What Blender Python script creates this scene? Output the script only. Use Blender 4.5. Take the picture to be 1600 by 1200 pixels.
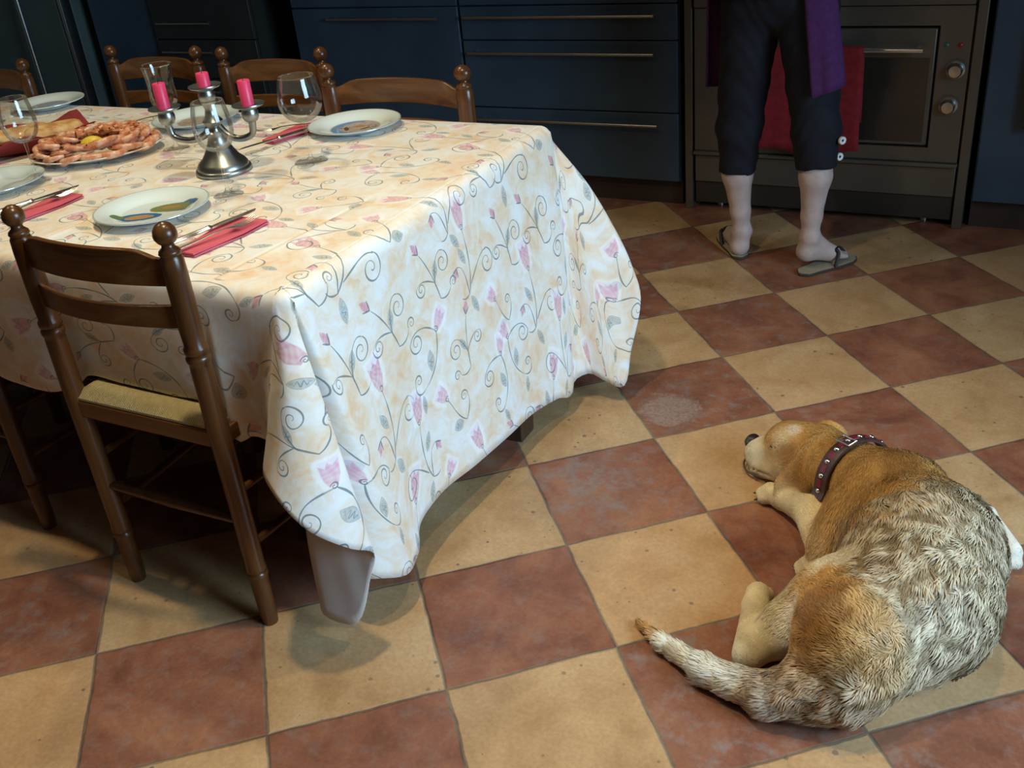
import bpy, bmesh, math, random
import numpy as np
from mathutils import Vector, Matrix

for _o in list(bpy.data.objects):
    bpy.data.objects.remove(_o)
SC = bpy.context.scene
COL = SC.collection
R = math.radians
random.seed(7)
RNG = np.random.default_rng(11)

# ------------------------------------------------------------------ camera
RC = [[0.88541, 0.45572, -0.0915], [0.15176, -0.46948, -0.8698], [-0.43935, 0.75624, -0.48484]]
CAM_POS = (1.15735, -1.20149, 1.42664)
cam_data = bpy.data.cameras.new('camera')
cam_data.sensor_width = 36.0
cam_data.lens = 1577.53 / 1600 * 36
cam_data.clip_start = 0.05
cam = bpy.data.objects.new('camera', cam_data)
COL.objects.link(cam)
_m = Matrix.Identity(4)
for _i in range(3):
    _m[_i][0], _m[_i][1], _m[_i][2] = RC[0][_i], -RC[1][_i], -RC[2][_i]
    _m[_i][3] = CAM_POS[_i]
cam.matrix_world = _m
SC.camera = cam

# ------------------------------------------------------------------ world, lights, exposure
SC.view_settings.view_transform = 'Standard'
SC.view_settings.look = 'None'
SC.view_settings.gamma = 1.0
SC.view_settings.use_curve_mapping = False
SC.view_settings.exposure = 0.26
world = bpy.data.worlds.new('world')
SC.world = world
world.use_nodes = True
world.node_tree.nodes['Background'].inputs[0].default_value = (0.55, 0.75, 1.0, 1)
world.node_tree.nodes['Background'].inputs[1].default_value = 0.2


def area_light(name, loc, target, sx, sy, power, color, spread=180):
    d = bpy.data.lights.new(name, 'AREA')
    d.shape = 'RECTANGLE'
    d.size, d.size_y, d.energy, d.color = sx, sy, power, color
    d.spread = R(spread)
    o = bpy.data.objects.new(name, d)
    COL.objects.link(o)
    o.location = loc
    o.rotation_euler = (Vector(target) - Vector(loc)).to_track_quat('-Z', 'Y').to_euler()
    return o


def spot_light(name, loc, target, power, color, radius=0.05, angle=100, blend=0.5):
    d = bpy.data.lights.new(name, 'SPOT')
    d.energy, d.color, d.shadow_soft_size = power, color, radius
    d.spot_size, d.spot_blend = R(angle), blend
    o = bpy.data.objects.new(name, d)
    COL.objects.link(o)
    o.location = loc
    o.rotation_euler = (Vector(target) - Vector(loc)).to_track_quat('-Z', 'Y').to_euler()
    return o


WARM = (1.0, 0.83, 0.54)
DAY = (0.50, 0.76, 1.0)
area_light('window_daylight', (3.12, -0.05, 1.5), (0.35, 0.25, 0.3), 1.5, 1.3, 31, DAY, 95)
spot_light('ceiling_spot_corner', (0.12, 0.03, 2.6), (0.12, 0.05, 0.0), 70, WARM, 0.05, 116, 1.0)
spot_light('ceiling_spot_left', (-1.5, 0.05, 2.6), (-1.35, 0.2, 0.0), 20, WARM, 0.05, 125, 0.9)
spot_light('ceiling_spot_table', (-1.0, 0.85, 2.6), (-0.9, 0.6, 0.7), 46, (1.0, 0.90, 0.60), 0.05, 100, 0.8)
spot_light('ceiling_spot_dog', (0.95, 0.5, 2.6), (0.78, 0.3, 0.0), 34, WARM, 0.05, 80, 1.0)

# ------------------------------------------------------------------ material helpers


class NT:
    def __init__(s, name):
        s.m = bpy.data.materials.new(name)
        s.m.use_nodes = True
        s.t = s.m.node_tree
        s.b = s.t.nodes['Principled BSDF']

    def n(s, typ, **kw):
        nd = s.t.nodes.new(typ)
        for k, v in kw.items():
            if k.startswith('i_'):
                nd.inputs[k[2:].replace('_', ' ')].default_value = v
            else:
                setattr(nd, k, v)
        return nd

    def l(s, a, b):
        s.t.links.new(a, b)

    def math(s, op, a, b=None, c=None):
        nd = s.t.nodes.new('ShaderNodeMath')
        nd.operation = op
        for i, v in enumerate((a, b, c)):
            if v is None:
                continue
            if isinstance(v, (int, float)):
                nd.inputs[i].default_value = v
            else:
                s.l(v, nd.inputs[i])
        return nd.outputs[0]

    def mix(s, fac, a, b, blend='MIX'):
        nd = s.t.nodes.new('ShaderNodeMix')
        nd.data_type = 'RGBA'
        nd.blend_type = blend
        for sock, v in ((nd.inputs[0], fac), (nd.inputs[6], a), (nd.inputs[7], b)):
            if isinstance(v, (int, float)):
                sock.default_value = v
            elif isinstance(v, tuple):
                sock.default_value = v if len(v) == 4 else v + (1,)
            else:
                s.l(v, sock)
        return nd.outputs[2]

    def noise(s, vec, scale, detail=3.0, rough=0.55, dist=0.0):
        nd = s.n('ShaderNodeTexNoise')
        nd.inputs['Scale'].default_value = scale
        nd.inputs['Detail'].default_value = detail
        nd.inputs['Roughness'].default_value = rough
        nd.inputs['Distortion'].default_value = dist
        if vec is not None:
            s.l(vec, nd.inputs['Vector'])
        return nd

    def ramp(s, fac, stops):
        nd = s.n('ShaderNodeValToRGB')
        cr = nd.color_ramp
        while len(cr.elements) < len(stops):
            cr.elements.new(0.5)
        for e, (p, c) in zip(cr.elements, stops):
            e.position = p
            e.color = c if len(c) == 4 else tuple(c) + (1,)
        s.l(fac, nd.inputs[0])
        return nd.outputs[0]

    def bump(s, height, strength=0.3, dist=0.005):
        nd = s.n('ShaderNodeBump')
        nd.inputs['Strength'].default_value = strength
        nd.inputs['Distance'].default_value = dist
        s.l(height, nd.inputs['Height'])
        s.l(nd.outputs[0], s.b.inputs['Normal'])


def g3(v):
    return (v, v, v)


def simple(name, col, rough=0.5, metal=0.0, var=0.12, scale=12.0, bump=0.0, bscale=60.0, coat=0.0, spec=0.5):
    """Principled with a little procedural colour variation."""
    t = NT(name)
    tc = t.n('ShaderNodeTexCoord')
    nz = t.noise(tc.outputs['Object'], scale, 4)
    a = tuple(max(0, c * (1 - var)) for c in col)
    b = tuple(min(1, c * (1 + var)) for c in col)
    t.l(t.ramp(nz.outputs[0], [(0.3, a), (0.7, b)]), t.b.inputs['Base Color'])
    t.b.inputs['Roughness'].default_value = rough
    t.b.inputs['Metallic'].default_value = metal
    t.b.inputs['Specular IOR Level'].default_value = spec
    if coat:
        t.b.inputs['Coat Weight'].default_value = coat
        t.b.inputs['Coat Roughness'].default_value = 0.15
    if bump:
        nb = t.noise(tc.outputs['Object'], bscale, 3)
        t.bump(nb.outputs[0], bump, 0.004)
    return t.m


def wood_mat(name, dark, light, rough=0.32, axis=2):
    t = NT(name)
    tc = t.n('ShaderNodeTexCoord')
    mp = t.n('ShaderNodeMapping')
    sc = [38.0, 38.0, 38.0]
    sc[axis] = 3.0
    mp.inputs['Scale'].default_value = sc
    t.l(tc.outputs['Object'], mp.inputs['Vector'])
    nz = t.noise(mp.outputs[0], 1.0, 5, 0.6, 0.6)
    mid = tuple((a + b) / 2 for a, b in zip(dark, light))
    t.l(t.ramp(nz.outputs[0], [(0.3, dark), (0.5, mid), (0.72, light)]), t.b.inputs['Base Color'])
    t.b.inputs['Roughness'].default_value = rough
    t.bump(nz.outputs[0], 0.12, 0.002)
    return t.m


# ------------------------------------------------------------------ mesh helpers


class MB:
    """Collects vertices and faces of one mesh."""

    def __init__(s):
        s.v, s.f = [], []

    def add(s, verts, faces, mat=None):
        k = len(s.v)
        if mat is not None:
            verts = [mat @ Vector(p) for p in verts]
        s.v += [tuple(p) for p in verts]
        s.f += [tuple(i + k for i in fc) for fc in faces]
        return s

    def box(s, c, size, mat=None):
        x, y, z = size[0] / 2, size[1] / 2, size[2] / 2
        v = [(c[0] + a * x, c[1] + b * y, c[2] + d * z) for a in (-1, 1) for b in (-1, 1) for d in (-1, 1)]
        f = [(0, 1, 3, 2), (4, 6, 7, 5), (0, 4, 5, 1), (2, 3, 7, 6), (0, 2, 6, 4), (1, 5, 7, 3)]
        return s.add(v, f, mat)

    def bounds(s, x0, x1, y0, y1, z0, z1, mat=None):
        return s.box(((x0 + x1) / 2, (y0 + y1) / 2, (z0 + z1) / 2), (x1 - x0, y1 - y0, z1 - z0), mat)

    def lathe(s, prof, seg=28, c=(0, 0, 0), mat=None, cap=True, sx=1.0, sy=1.0):
        v, f = [], []
        n = len(prof)
        for r, z in prof:
            for k in range(seg):
                a = 2 * math.pi * k / seg
                v.append((c[0] + r * sx * math.cos(a), c[1] + r * sy * math.sin(a), c[2] + z))
        for i in range(n - 1):
            for k in range(seg):
                k2 = (k + 1) % seg
                f.append((i * seg + k, i * seg + k2, (i + 1) * seg + k2, (i + 1) * seg + k))
        if cap:
            if prof[0][0] > 1e-6:
                f.append(tuple(reversed(range(seg))))
            if prof[-1][0] > 1e-6:
                f.append(tuple(range((n - 1) * seg, n * seg)))
        return s.add(v, f, mat)

    def tube(s, pts, rad, seg=12, flat=1.0, up=(0, 0, 1), cap=True, mat=None):
        pts = [Vector(p) for p in pts]
        n = len(pts)
        if isinstance(rad, (int, float)):
            rad = [rad] * n
        v, f = [], []
        prev = None
        for i in range(n):
            t = (pts[min(i + 1, n - 1)] - pts[max(i - 1, 0)]).normalized()
            ref = prev if prev is not None else Vector(up)
            if abs(ref.dot(t)) > 0.97:
                ref = Vector((1, 0, 0)) if abs(t.x) < 0.9 else Vector((0, 1, 0))
            b = (ref - t * ref.dot(t)).normalized()
            prev = b
            a = b.cross(t)
            for k in range(seg):
                w = 2 * math.pi * k / seg
                v.append(pts[i] + a * (rad[i] * math.cos(w)) + b * (rad[i] * flat * math.sin(w)))
        for i in range(n - 1):
            for k in range(seg):
                k2 = (k + 1) % seg
                f.append((i * seg + k, i * seg + k2, (i + 1) * seg + k2, (i + 1) * seg + k))
        if cap:
            f.append(tuple(reversed(range(seg))))
            f.append(tuple(range((n - 1) * seg, n * seg)))
        return s.add(v, f, mat)

    def prism(s, poly, z0, z1, mat=None):
        n = len(poly)
        v = [(x, y, z0) for x, y in poly] + [(x, y, z1) for x, y in poly]
        f = [tuple(reversed(range(n))), tuple(range(n, 2 * n))]
        f += [(i, (i + 1) % n, n + (i + 1) % n, n + i) for i in range(n)]
        return s.add(v, f, mat)

    def grid(s, P, closed=False):
        """P[i][j] points."""
        n, m = len(P), len(P[0])
        v = [p for row in P for p in row]
        f = []
        for i in range(n - 1):
            for j in range(m - 1):
                f.append((i * m + j, (i + 1) * m + j, (i + 1) * m + j + 1, i * m + j + 1))
        return s.add(v, f)


def obj(name, mb, mat, parent=None, smooth=True, bevel=0.0, sharp=40, loc=None, seg=2):
    me = bpy.data.meshes.new(name)
    if isinstance(mb, MB):
        me.from_pydata(mb.v, [], mb.f)
        b = bmesh.new()
        b.from_mesh(me)
        bmesh.ops.recalc_face_normals(b, faces=b.faces)
        b.to_mesh(me)
        b.free()
    else:
        v, f = mb
        me.from_pydata(v, [], f)
    for m in (mat if isinstance(mat, (list, tuple)) else [mat]):
        me.materials.append(m)
    if smooth:
        me.polygons.foreach_set('use_smooth', [True] * len(me.polygons))
        me.set_sharp_from_angle(angle=R(sharp))
    me.update()
    o = bpy.data.objects.new(name, me)
    COL.objects.link(o)
    if loc is not None:
        o.location = loc
    if parent is not None:
        o.parent = parent
    if bevel:
        md = o.modifiers.new('bevel', 'BEVEL')
        md.width, md.segments, md.limit_method, md.angle_limit = bevel, seg, 'ANGLE', R(40)
    return o


def tag(o, label, cat, group=None):
    o['label'], o['category'] = label, cat
    if group:
        o['group'] = group
    return o


def thing(name, label, cat, loc=(0, 0, 0), rz=0.0, group=None):
    o = bpy.data.objects.new(name, None)
    o.empty_display_size = 0.05
    COL.objects.link(o)
    o.location = loc
    o.rotation_euler = (0, 0, rz)
    return tag(o, label, cat, group)


def dup(root, loc, rz=0.0, label=None, scale=None):
    r = root.copy()
    COL.objects.link(r)
    r.location = loc
    r.rotation_euler = (0, 0, rz)
    if scale:
        r.scale = scale
    if label:
        r['label'] = label
    for ch in list(root.children):
        c = ch.copy()
        COL.objects.link(c)
        c.parent = r
        for g in ch.children:
            d = g.copy()
            COL.objects.link(d)
            d.parent = c
    return r


def struct(o):
    o['kind'] = 'structure'
    return o


# ------------------------------------------------------------------ implicit bodies (smooth unions, meshed by surface nets)


def seg_d(P, a, b, ra, rb, flat=None):
    a = np.array(a, np.float32)
    b = np.array(b, np.float32)
    ab = b - a
    t = np.clip(((P - a) @ ab) / max(1e-9, float(ab @ ab)), 0, 1)
    q = P - a - t[..., None] * ab
    if flat is not None:           # squash: distance along axis flat[0] scaled by flat[1]
        ax = np.array(flat[0], np.float32)
        ax /= np.linalg.norm(ax)
        c = q @ ax
        q = q + (c * (flat[1] - 1))[..., None] * ax
    return np.sqrt((q * q).sum(-1)) - (ra + (rb - ra) * t)


def ell_d(P, c, r, rot=None):
    q = P - np.array(c, np.float32)
    if rot is not None:
        q = q @ np.array(rot, np.float32)
    r = np.array(r, np.float32)
    k0 = np.sqrt(((q / r) ** 2).sum(-1))
    k1 = np.sqrt(((q / (r * r)) ** 2).sum(-1))
    return k0 * (k0 - 1) / np.maximum(k1, 1e-6)


def smin(a, b, k):
    h = np.clip(0.5 + 0.5 * (b - a) / k, 0, 1)
    return b + (a - b) * h - k * h * (1 - h)


def smax(a, b, k):
    return -smin(-a, -b, k)


def surface_nets(fun, lo, hi, h):
    lo = np.array(lo, float)
    hi = np.array(hi, float)
    n = np.ceil((hi - lo) / h).astype(int) + 1
    ax = [lo[i] + h * np.arange(n[i]) for i in range(3)]
    V = np.empty(n, np.float32)
    st = max(1, int(400000 / (n[1] * n[2])))
    Y, Z = np.meshgrid(ax[1], ax[2], indexing='ij')
    for i0 in range(0, n[0], st):
        xs = ax[0][i0:i0 + st]
        P = np.empty((len(xs), n[1], n[2], 3), np.float32)
        P[..., 0] = xs[:, None, None]
        P[..., 1] = Y
        P[..., 2] = Z
        V[i0:i0 + st] = fun(P)
    S = V < 0
    c = n - 1
    cnt = np.zeros(c, np.int32)
    acc = np.zeros((*c, 3), np.float32)

    def sl(d):
        return tuple(slice(d[i], d[i] + c[i]) for i in range(3))
    for axis in range(3):
        o1, o2 = [i for i in range(3) if i != axis]
        for a in (0, 1):
            for b in (0, 1):
                d0 = [0, 0, 0]
                d0[o1], d0[o2] = a, b
                d1 = list(d0)
                d1[axis] = 1
                v0, v1 = V[sl(d0)], V[sl(d1)]
                x = S[sl(d0)] != S[sl(d1)]
                den = np.where(x, v0 - v1, 1)
                t = np.where(x, v0 / den, 0)
                cnt += x
                for i in range(3):
                    acc[..., i] += np.where(x, d0[i] + (t if i == axis else 0), 0)
    act = cnt > 0
    idx = -np.ones(c, np.int64)
    idx[act] = np.arange(act.sum())
    base = np.stack(np.meshgrid(*[np.arange(k) for k in c], indexing='ij'), -1)[act]
    verts = lo + h * (base + acc[act] / cnt[act][:, None])
    faces = []
    for axis in range(3):
        o1, o2 = (axis + 1) % 3, (axis + 2) % 3
        d0 = tuple(slice(0, n[i] - 1) if i == axis else slice(1, n[i] - 1) for i in range(3))
        d1 = tuple(slice(1, n[i]) if i == axis else slice(1, n[i] - 1) for i in range(3))
        x = np.argwhere(S[d0] != S[d1])
        if len(x) == 0:
            continue
        off = np.array([0 if i == axis else 1 for i in range(3)])
        p = x + off
        inside = S[tuple(p.T)]
        e1 = np.eye(3, dtype=int)[o1]
        e2 = np.eye(3, dtype=int)[o2]
        q = [idx[tuple((p - e1 - e2).T)], idx[tuple((p - e2).T)], idx[tuple(p.T)], idx[tuple((p - e1).T)]]
        q = np.stack(q, 1)
        q[~inside] = q[~inside][:, ::-1]
        faces.append(q)
    return verts, np.concatenate(faces)


def nets_obj(name, fun, lo, hi, h, mat, parent=None, it=2):
    v, f = surface_nets(fun, lo, hi, h)
    o = obj(name, (v.tolist(), f.tolist()), mat, parent, True, sharp=180)
    if it:
        md = o.modifiers.new('smooth', 'SMOOTH')
        md.factor, md.iterations = 0.5, it
    return o, v, f


def catmull(P, n, closed=False):
    """Resample rows of control points P (k, d) to n points by Catmull-Rom."""
    P = np.asarray(P, float)
    k = len(P)
    Q = np.vstack([2 * P[0] - P[1], P, 2 * P[-1] - P[-2]])
    out = []
    for u in np.linspace(0, k - 1, n):
        i = min(int(u), k - 2)
        t = u - i
        a, b, c, d = Q[i], Q[i + 1], Q[i + 2], Q[i + 3]
        out.append(0.5 * ((2 * b) + (c - a) * t + (2 * a - 5 * b + 4 * c - d) * t * t + (3 * b - a - 3 * c + d) * t ** 3))
    return np.array(out)



# ------------------------------------------------------------------ floor, walls
TILE, TROT, TLOC = 0.34, R(-41.2), (-0.4927, -0.2638, 0.0)


def floor_material():
    t = NT('terracotta_checker')
    tc = t.n('ShaderNodeTexCoord')
    mp = t.n('ShaderNodeMapping')
    mp.inputs['Scale'].default_value = (1 / TILE,) * 3
    mp.inputs['Rotation'].default_value = (0, 0, TROT)
    mp.inputs['Location'].default_value = TLOC
    P = tc.outputs['Object']
    t.l(P, mp.inputs['Vector'])
    wob = t.noise(P, 9.0, 2)
    wv = t.n('ShaderNodeVectorMath', operation='MULTIPLY_ADD')
    t.l(wob.outputs['Color'], wv.inputs[0])
    wv.inputs[1].default_value = (0.03, 0.03, 0)
    t.l(mp.outputs[0], wv.inputs[2])
    sb = t.n('ShaderNodeVectorMath', operation='SUBTRACT')
    t.l(wv.outputs[0], sb.inputs[0])
    sb.inputs[1].default_value = (0.015, 0.015, 0)
    fl = t.n('ShaderNodeVectorMath', operation='FLOOR')
    t.l(sb.outputs[0], fl.inputs[0])
    fr = t.n('ShaderNodeVectorMath', operation='FRACTION')
    t.l(sb.outputs[0], fr.inputs[0])
    sx = t.n('ShaderNodeSeparateXYZ')
    t.l(fl.outputs[0], sx.inputs[0])
    par = t.math('FLOORED_MODULO', t.math('ADD', sx.outputs[0], sx.outputs[1]), 2.0)   # 1 = red
    wn = t.n('ShaderNodeTexWhiteNoise', noise_dimensions='3D')
    t.l(fl.outputs[0], wn.inputs['Vector'])
    rnd = wn.outputs['Value']
    sc = t.n('ShaderNodeSeparateColor')
    t.l(wn.outputs['Color'], sc.inputs[0])
    # clouded colour inside each tile, shifted per tile
    off = t.n('ShaderNodeVectorMath', operation='MULTIPLY_ADD')
    t.l(wn.outputs['Color'], off.inputs[0])
    off.inputs[1].default_value = (7, 7, 7)
    t.l(P, off.inputs[2])
    n1 = t.noise(off.outputs[0], 6.0, 6, 0.62, 0.4)
    n2 = t.noise(off.outputs[0], 26.0, 5, 0.65)
    n3 = t.noise(off.outputs[0], 120.0, 3, 0.6)
    red = t.ramp(n1.outputs[0], [(0.32, (0.20, 0.070, 0.042)), (0.5, (0.33, 0.125, 0.068)), (0.68, (0.43, 0.19, 0.095))])
    yel = t.ramp(n1.outputs[0], [(0.32, (0.42, 0.242, 0.108)), (0.5, (0.555, 0.348, 0.170)), (0.7, (0.65, 0.445, 0.245))])
    red = t.mix(t.math('MULTIPLY', rnd, 0.35), red, (0.24, 0.10, 0.065))
    yel = t.mix(t.math('MULTIPLY', sc.outputs[1], 0.45), yel, (0.68, 0.37, 0.17))
    # grey worn bloom on the red tiles
    bl = t.ramp(n2.outputs[0], [(0.50, g3(0)), (0.72, g3(1))])
    bl = t.math('MULTIPLY', bl, t.math('MULTIPLY_ADD', sc.outputs[0], 0.62, 0.14))
    red = t.mix(bl, red, (0.31, 0.255, 0.235))
    col = t.mix(par, yel, red)
    fine = t.ramp(n3.outputs[0], [(0.3, g3(0.84)), (0.7, g3(1.1))])
    col = t.mix(0.8, col, fine, 'MULTIPLY')
    # pits
    vo = t.n('ShaderNodeTexVoronoi', feature='F1')
    vo.inputs['Scale'].default_value = 42.0
    t.l(off.outputs[0], vo.inputs['Vector'])
    vsz = t.n('ShaderNodeSeparateColor')
    t.l(vo.outputs['Color'], vsz.inputs[0])
    big = t.math('MULTIPLY', t.math('POWER', vsz.outputs[0], 4.0), 0.24)
    pit = t.math('LESS_THAN', vo.outputs['Distance'], big)
    pit = t.math('MULTIPLY', pit, t.math('MULTIPLY_ADD', sc.outputs[2], 0.5, 0.4))
    pit = t.math('MULTIPLY', pit, t.math('MULTIPLY_ADD', par, -0.65, 1.0))
    col = t.mix(pit, col, (0.16, 0.13, 0.10))
    # pale lime stain on one red tile
    def spot(x, y, r0, r1, sx_=1.0):
        d = t.n('ShaderNodeVectorMath', operation='SUBTRACT')
        t.l(P, d.inputs[0])
        d.inputs[1].default_value = (x, y, 0)
        s_ = t.n('ShaderNodeVectorMath', operation='MULTIPLY')
        t.l(d.outputs[0], s_.inputs[0])
        s_.inputs[1].default_value = (1, sx_, 1)
        ln = t.n('ShaderNodeVectorMath', operation='LENGTH')
        t.l(s_.outputs[0], ln.inputs[0])
        v = t.math('ADD', ln.outputs['Value'], t.math('MULTIPLY_ADD', n2.outputs[0], 0.13, -0.065))
        return t.ramp(v, [(r0, g3(1)), (r1, g3(0))])
    st = t.math('MULTIPLY', spot(0.345, 1.03, 0.07, 0.088), t.ramp(n3.outputs[0], [(0.35, g3(0.3)), (0.6, g3(0.75))]))
    col = t.mix(st, col, (0.44, 0.33, 0.28))
    st = t.math('MULTIPLY', spot(0.26, 0.62, 0.05, 0.22), t.ramp(n2.outputs[0], [(0.40, g3(0)), (0.6, g3(0.55))]))
    col = t.mix(st, col, (0.27, 0.24, 0.22))
    # mortar joints
    sf = t.n('ShaderNodeSeparateXYZ')
    t.l(fr.outputs[0], sf.inputs[0])

    def edge(v):
        return t.math('MINIMUM', v, t.math('SUBTRACT', 1.0, v))
    e = t.math('MINIMUM', edge(sf.outputs[0]), edge(sf.outputs[1]))
    e = t.math('ADD', e, t.math('MULTIPLY_ADD', n2.outputs[0], 0.012, -0.006))
    gr = t.ramp(e, [(0.006, g3(1)), (0.013, g3(0))])
    jc = t.mix(t.ramp(n1.outputs[0], [(0.4, g3(0)), (0.6, g3(1))]), (0.085, 0.065, 0.05), (0.24, 0.19, 0.135))
    col = t.mix(t.math('MULTIPLY', gr, 0.8), col, jc)
    col = t.mix(1.0, col, (0.88, 0.87, 0.86), 'MULTIPLY')
    t.l(col, t.b.inputs['Base Color'])
    rg = t.ramp(n1.outputs[0], [(0.3, g3(0.34)), (0.7, g3(0.56))])
    t.l(rg, t.b.inputs['Roughness'])
    t.b.inputs['Specular IOR Level'].default_value = 0.42
    hgt = t.math('SUBTRACT', t.math('MULTIPLY', n2.outputs[0], 0.35), t.math('ADD', gr, t.math('MULTIPLY', pit, 0.6)))
    t.bump(hgt, 0.35, 0.003)
    return t.m


M_FLOOR = floor_material()
M_WALL = simple('plaster', (0.34, 0.31, 0.26), 0.8, 0, 0.06, 3.0, 0.1, 40)
M_CEIL = simple('ceiling_paint', (0.45, 0.43, 0.40), 0.85, 0, 0.04, 2.0)
M_BLUE = simple('blue_cabinet_paint', (0.042, 0.078, 0.118), 0.42, 0, 0.16, 5.0, 0.05, 90)
M_BLUE_SHADED = simple('shaded_cabinet_paint', (0.032, 0.036, 0.034), 0.45, 0, 0.2, 5.0, 0.05, 90)  # darker copy of the cabinet paint: shade on the drawer unit put into its colour
M_PLINTH = simple('plinth_wood', (0.050, 0.028, 0.020), 0.6, 0, 0.2, 8.0)
M_STEEL = simple('brushed_steel', (0.50, 0.50, 0.49), 0.28, 1.0, 0.06, 30.0)
M_BRONZE = simple('bronze_enamel', (0.150, 0.130, 0.100), 0.36, 0.45, 0.12, 6.0)
M_BRONZE_D = simple('dark_bronze_enamel', (0.060, 0.050, 0.040), 0.42, 0.45, 0.12, 6.0)
M_BLACK = simple('black_enamel', (0.006, 0.006, 0.007), 0.3, 0, 0.1, 6.0)
M_STONE = simple('worktop_stone', (0.12, 0.11, 0.10), 0.3, 0, 0.3, 60.0)
M_FRIDGE = simple('graphite_steel', (0.115, 0.160, 0.155), 0.4, 0.1, 0.15, 4.0)
M_WHITEP = simple('white_window_paint', (0.75, 0.75, 0.72), 0.5, 0, 0.04, 4.0)

X0, X1, Y0, Y1, H = -4.35, 3.3, -3.0, 3.2, 2.7
struct(obj('floor', MB().bounds(X0 - .2, X1 + .2, Y0 - .2, Y1 + .2, -0.1, 0.0), M_FLOOR, smooth=False))
struct(obj('ceiling', MB().bounds(X0, X1, Y0, Y1, H, H + .1), M_CEIL, smooth=False))
struct(obj('wall_back', MB().bounds(X0 - .15, X1 + .15, Y1, Y1 + .15, 0, H), M_WALL, smooth=False))
struct(obj('wall_left', MB().bounds(X0 - .15, X0, Y0, Y1, 0, H), M_WALL, smooth=False))
struct(obj('wall_front', MB().bounds(X0 - .15, X1 + .15, Y0 - .15, Y0, 0, H), M_WALL, smooth=False))
wr = MB()
wy0, wy1, wz0, wz1 = -0.82, 0.72, 0.85, 2.25
wr.bounds(X1, X1 + .15, Y0, wy0, 0, H).bounds(X1, X1 + .15, wy1, Y1, 0, H)
wr.bounds(X1, X1 + .15, wy0, wy1, 0, wz0).bounds(X1, X1 + .15, wy0, wy1, wz1, H)
struct(obj('wall_right', wr, M_WALL, smooth=False))
wf = MB()
for a, b, c, d in ((wy0, wy0 + .05, wz0, wz1), (wy1 - .05, wy1, wz0, wz1), (wy0, wy1, wz0, wz0 + .05), (wy0, wy1, wz1 - .05, wz1),
                   ((wy0 + wy1) / 2 - .03, (wy0 + wy1) / 2 + .03, wz0, wz1)):
    wf.bounds(X1 + .05, X1 + .1, a, b, c, d)
struct(obj('window_1', wf, M_WHITEP, bevel=0.004))

# ------------------------------------------------------------------ kitchen run along the back wall
YF = 2.57          # front plane of the doors and drawers


def handle(parent, x0, x1, z, r=0.006):
    m = MB()
    m.tube([(x0, YF - .045, z), (x1, YF - .045, z)], r, 10)
    for x in (x0 + .03, x1 - .03):
        m.tube([(x, YF - .045, z), (x, YF - .018, z)], r * .8, 8)
    return obj('handle', m, M_STEEL, parent)


def cabinet(name, label, cat, x0, x1, fronts, mat, kind='drawer', top=0.86):
    t = thing(name, label, cat, (0, 0, 0))
    obj('body', MB().bounds(x0, x1, YF + .004, Y1 - .01, .1, top), mat, t, smooth=False)
    obj('plinth', MB().bounds(x0, x1, YF + .02, YF + .05, 0, .1), M_PLINTH, t, smooth=False)
    for z0, z1, hz, hx0, hx1 in fronts:
        d = obj(kind, MB().bounds(x0 + .004, x1 - .004, YF - .018, YF + .002, z0, z1), mat, t, bevel=0.0025)
        if hz:
            handle(d, hx0, hx1, hz)
    return t


cabinet('drawer_cabinet', 'blue three-drawer kitchen unit with long steel bar handles left of the oven', 'cabinet', -1.09, -.15,
        [(.790, .86, 0, 0, 0), (.656, .785, .747, -1.06, -.235), (.381, .651, .606, -1.055, -.24), (.105, .376, .333, -1.055, -.232)], M_BLUE)
cabinet('kitchen_cabinet', 'dark blue unit with one deep front and single bar handle, behind the nearest far-side chair', 'cabinet', -1.96, -1.094,
        [(.790, .86, 0, 0, 0), (.105, .785, .744, -1.75, -1.18)], M_BLUE, 'door')
cabinet('drawer_cabinet', 'drawer unit with short faint handles behind the candles, its deep shadow painted in as near-black', 'cabinet', -2.83, -2.2,
        [(.655, .85, .73, -2.78, -2.44), (.47, .65, .597, -2.78, -2.46), (.29, .465, .41, -2.78, -2.46), (.105, .285, .23, -2.78, -2.46)], M_BLUE_SHADED)
t = thing('larder_cabinet', 'tall plain blue larder panel right of the dark fridge', 'cabinet')
obj('body', MB().bounds(-3.26, -2.84, YF, Y1 - .01, .1, 2.1), M_BLUE, t, bevel=.003)
obj('plinth', MB().bounds(-3.26, -2.84, YF + .02, YF + .05, 0, .1), M_PLINTH, t, smooth=False)
t = thing('fridge', 'tall dark steel fridge with vertical bar handle in the far left corner', 'fridge')
obj('body', MB().bounds(-4.3, -3.36, YF - .02, Y1 - .01, .02, 2.0), M_FRIDGE, t, bevel=.004)
d = obj('door', MB().bounds(-4.29, -3.40, YF - .075, YF - .025, .06, 1.99), M_FRIDGE, t, bevel=.006)
m = MB().tube([(-3.62, YF - .125, .12), (-3.62, YF - .125, 1.8)], .012, 12)
for z in (.2, 1.7):
    m.tube([(-3.62, YF - .125, z), (-3.62, YF - .07, z)], .009, 8)
obj('handle', m, M_STEEL, d)
obj('edge_trim', MB().bounds(-3.385, -3.362, YF - .08, YF - .02, .02, 2.0), M_STEEL, t, bevel=.002)
tag(obj('worktop', MB().bounds(-2.83, -.14, YF - .03, Y1 - .005, .861, .9), M_STONE, bevel=.004), 'dark stone worktop running over the blue units', 'worktop')
cabinet('kitchen_cabinet', 'blue door unit right of the oven at the photo edge', 'cabinet', .925, 1.55,
        [(.105, .855, .70, 1.15, 1.5)], M_BLUE, 'door')
tag(obj('worktop', MB().bounds(.92, 1.56, YF - .03, Y1 - .005, .861, .9), M_STONE, bevel=.004), 'dark stone worktop over the right-hand blue unit', 'worktop')
m = MB()
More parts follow.
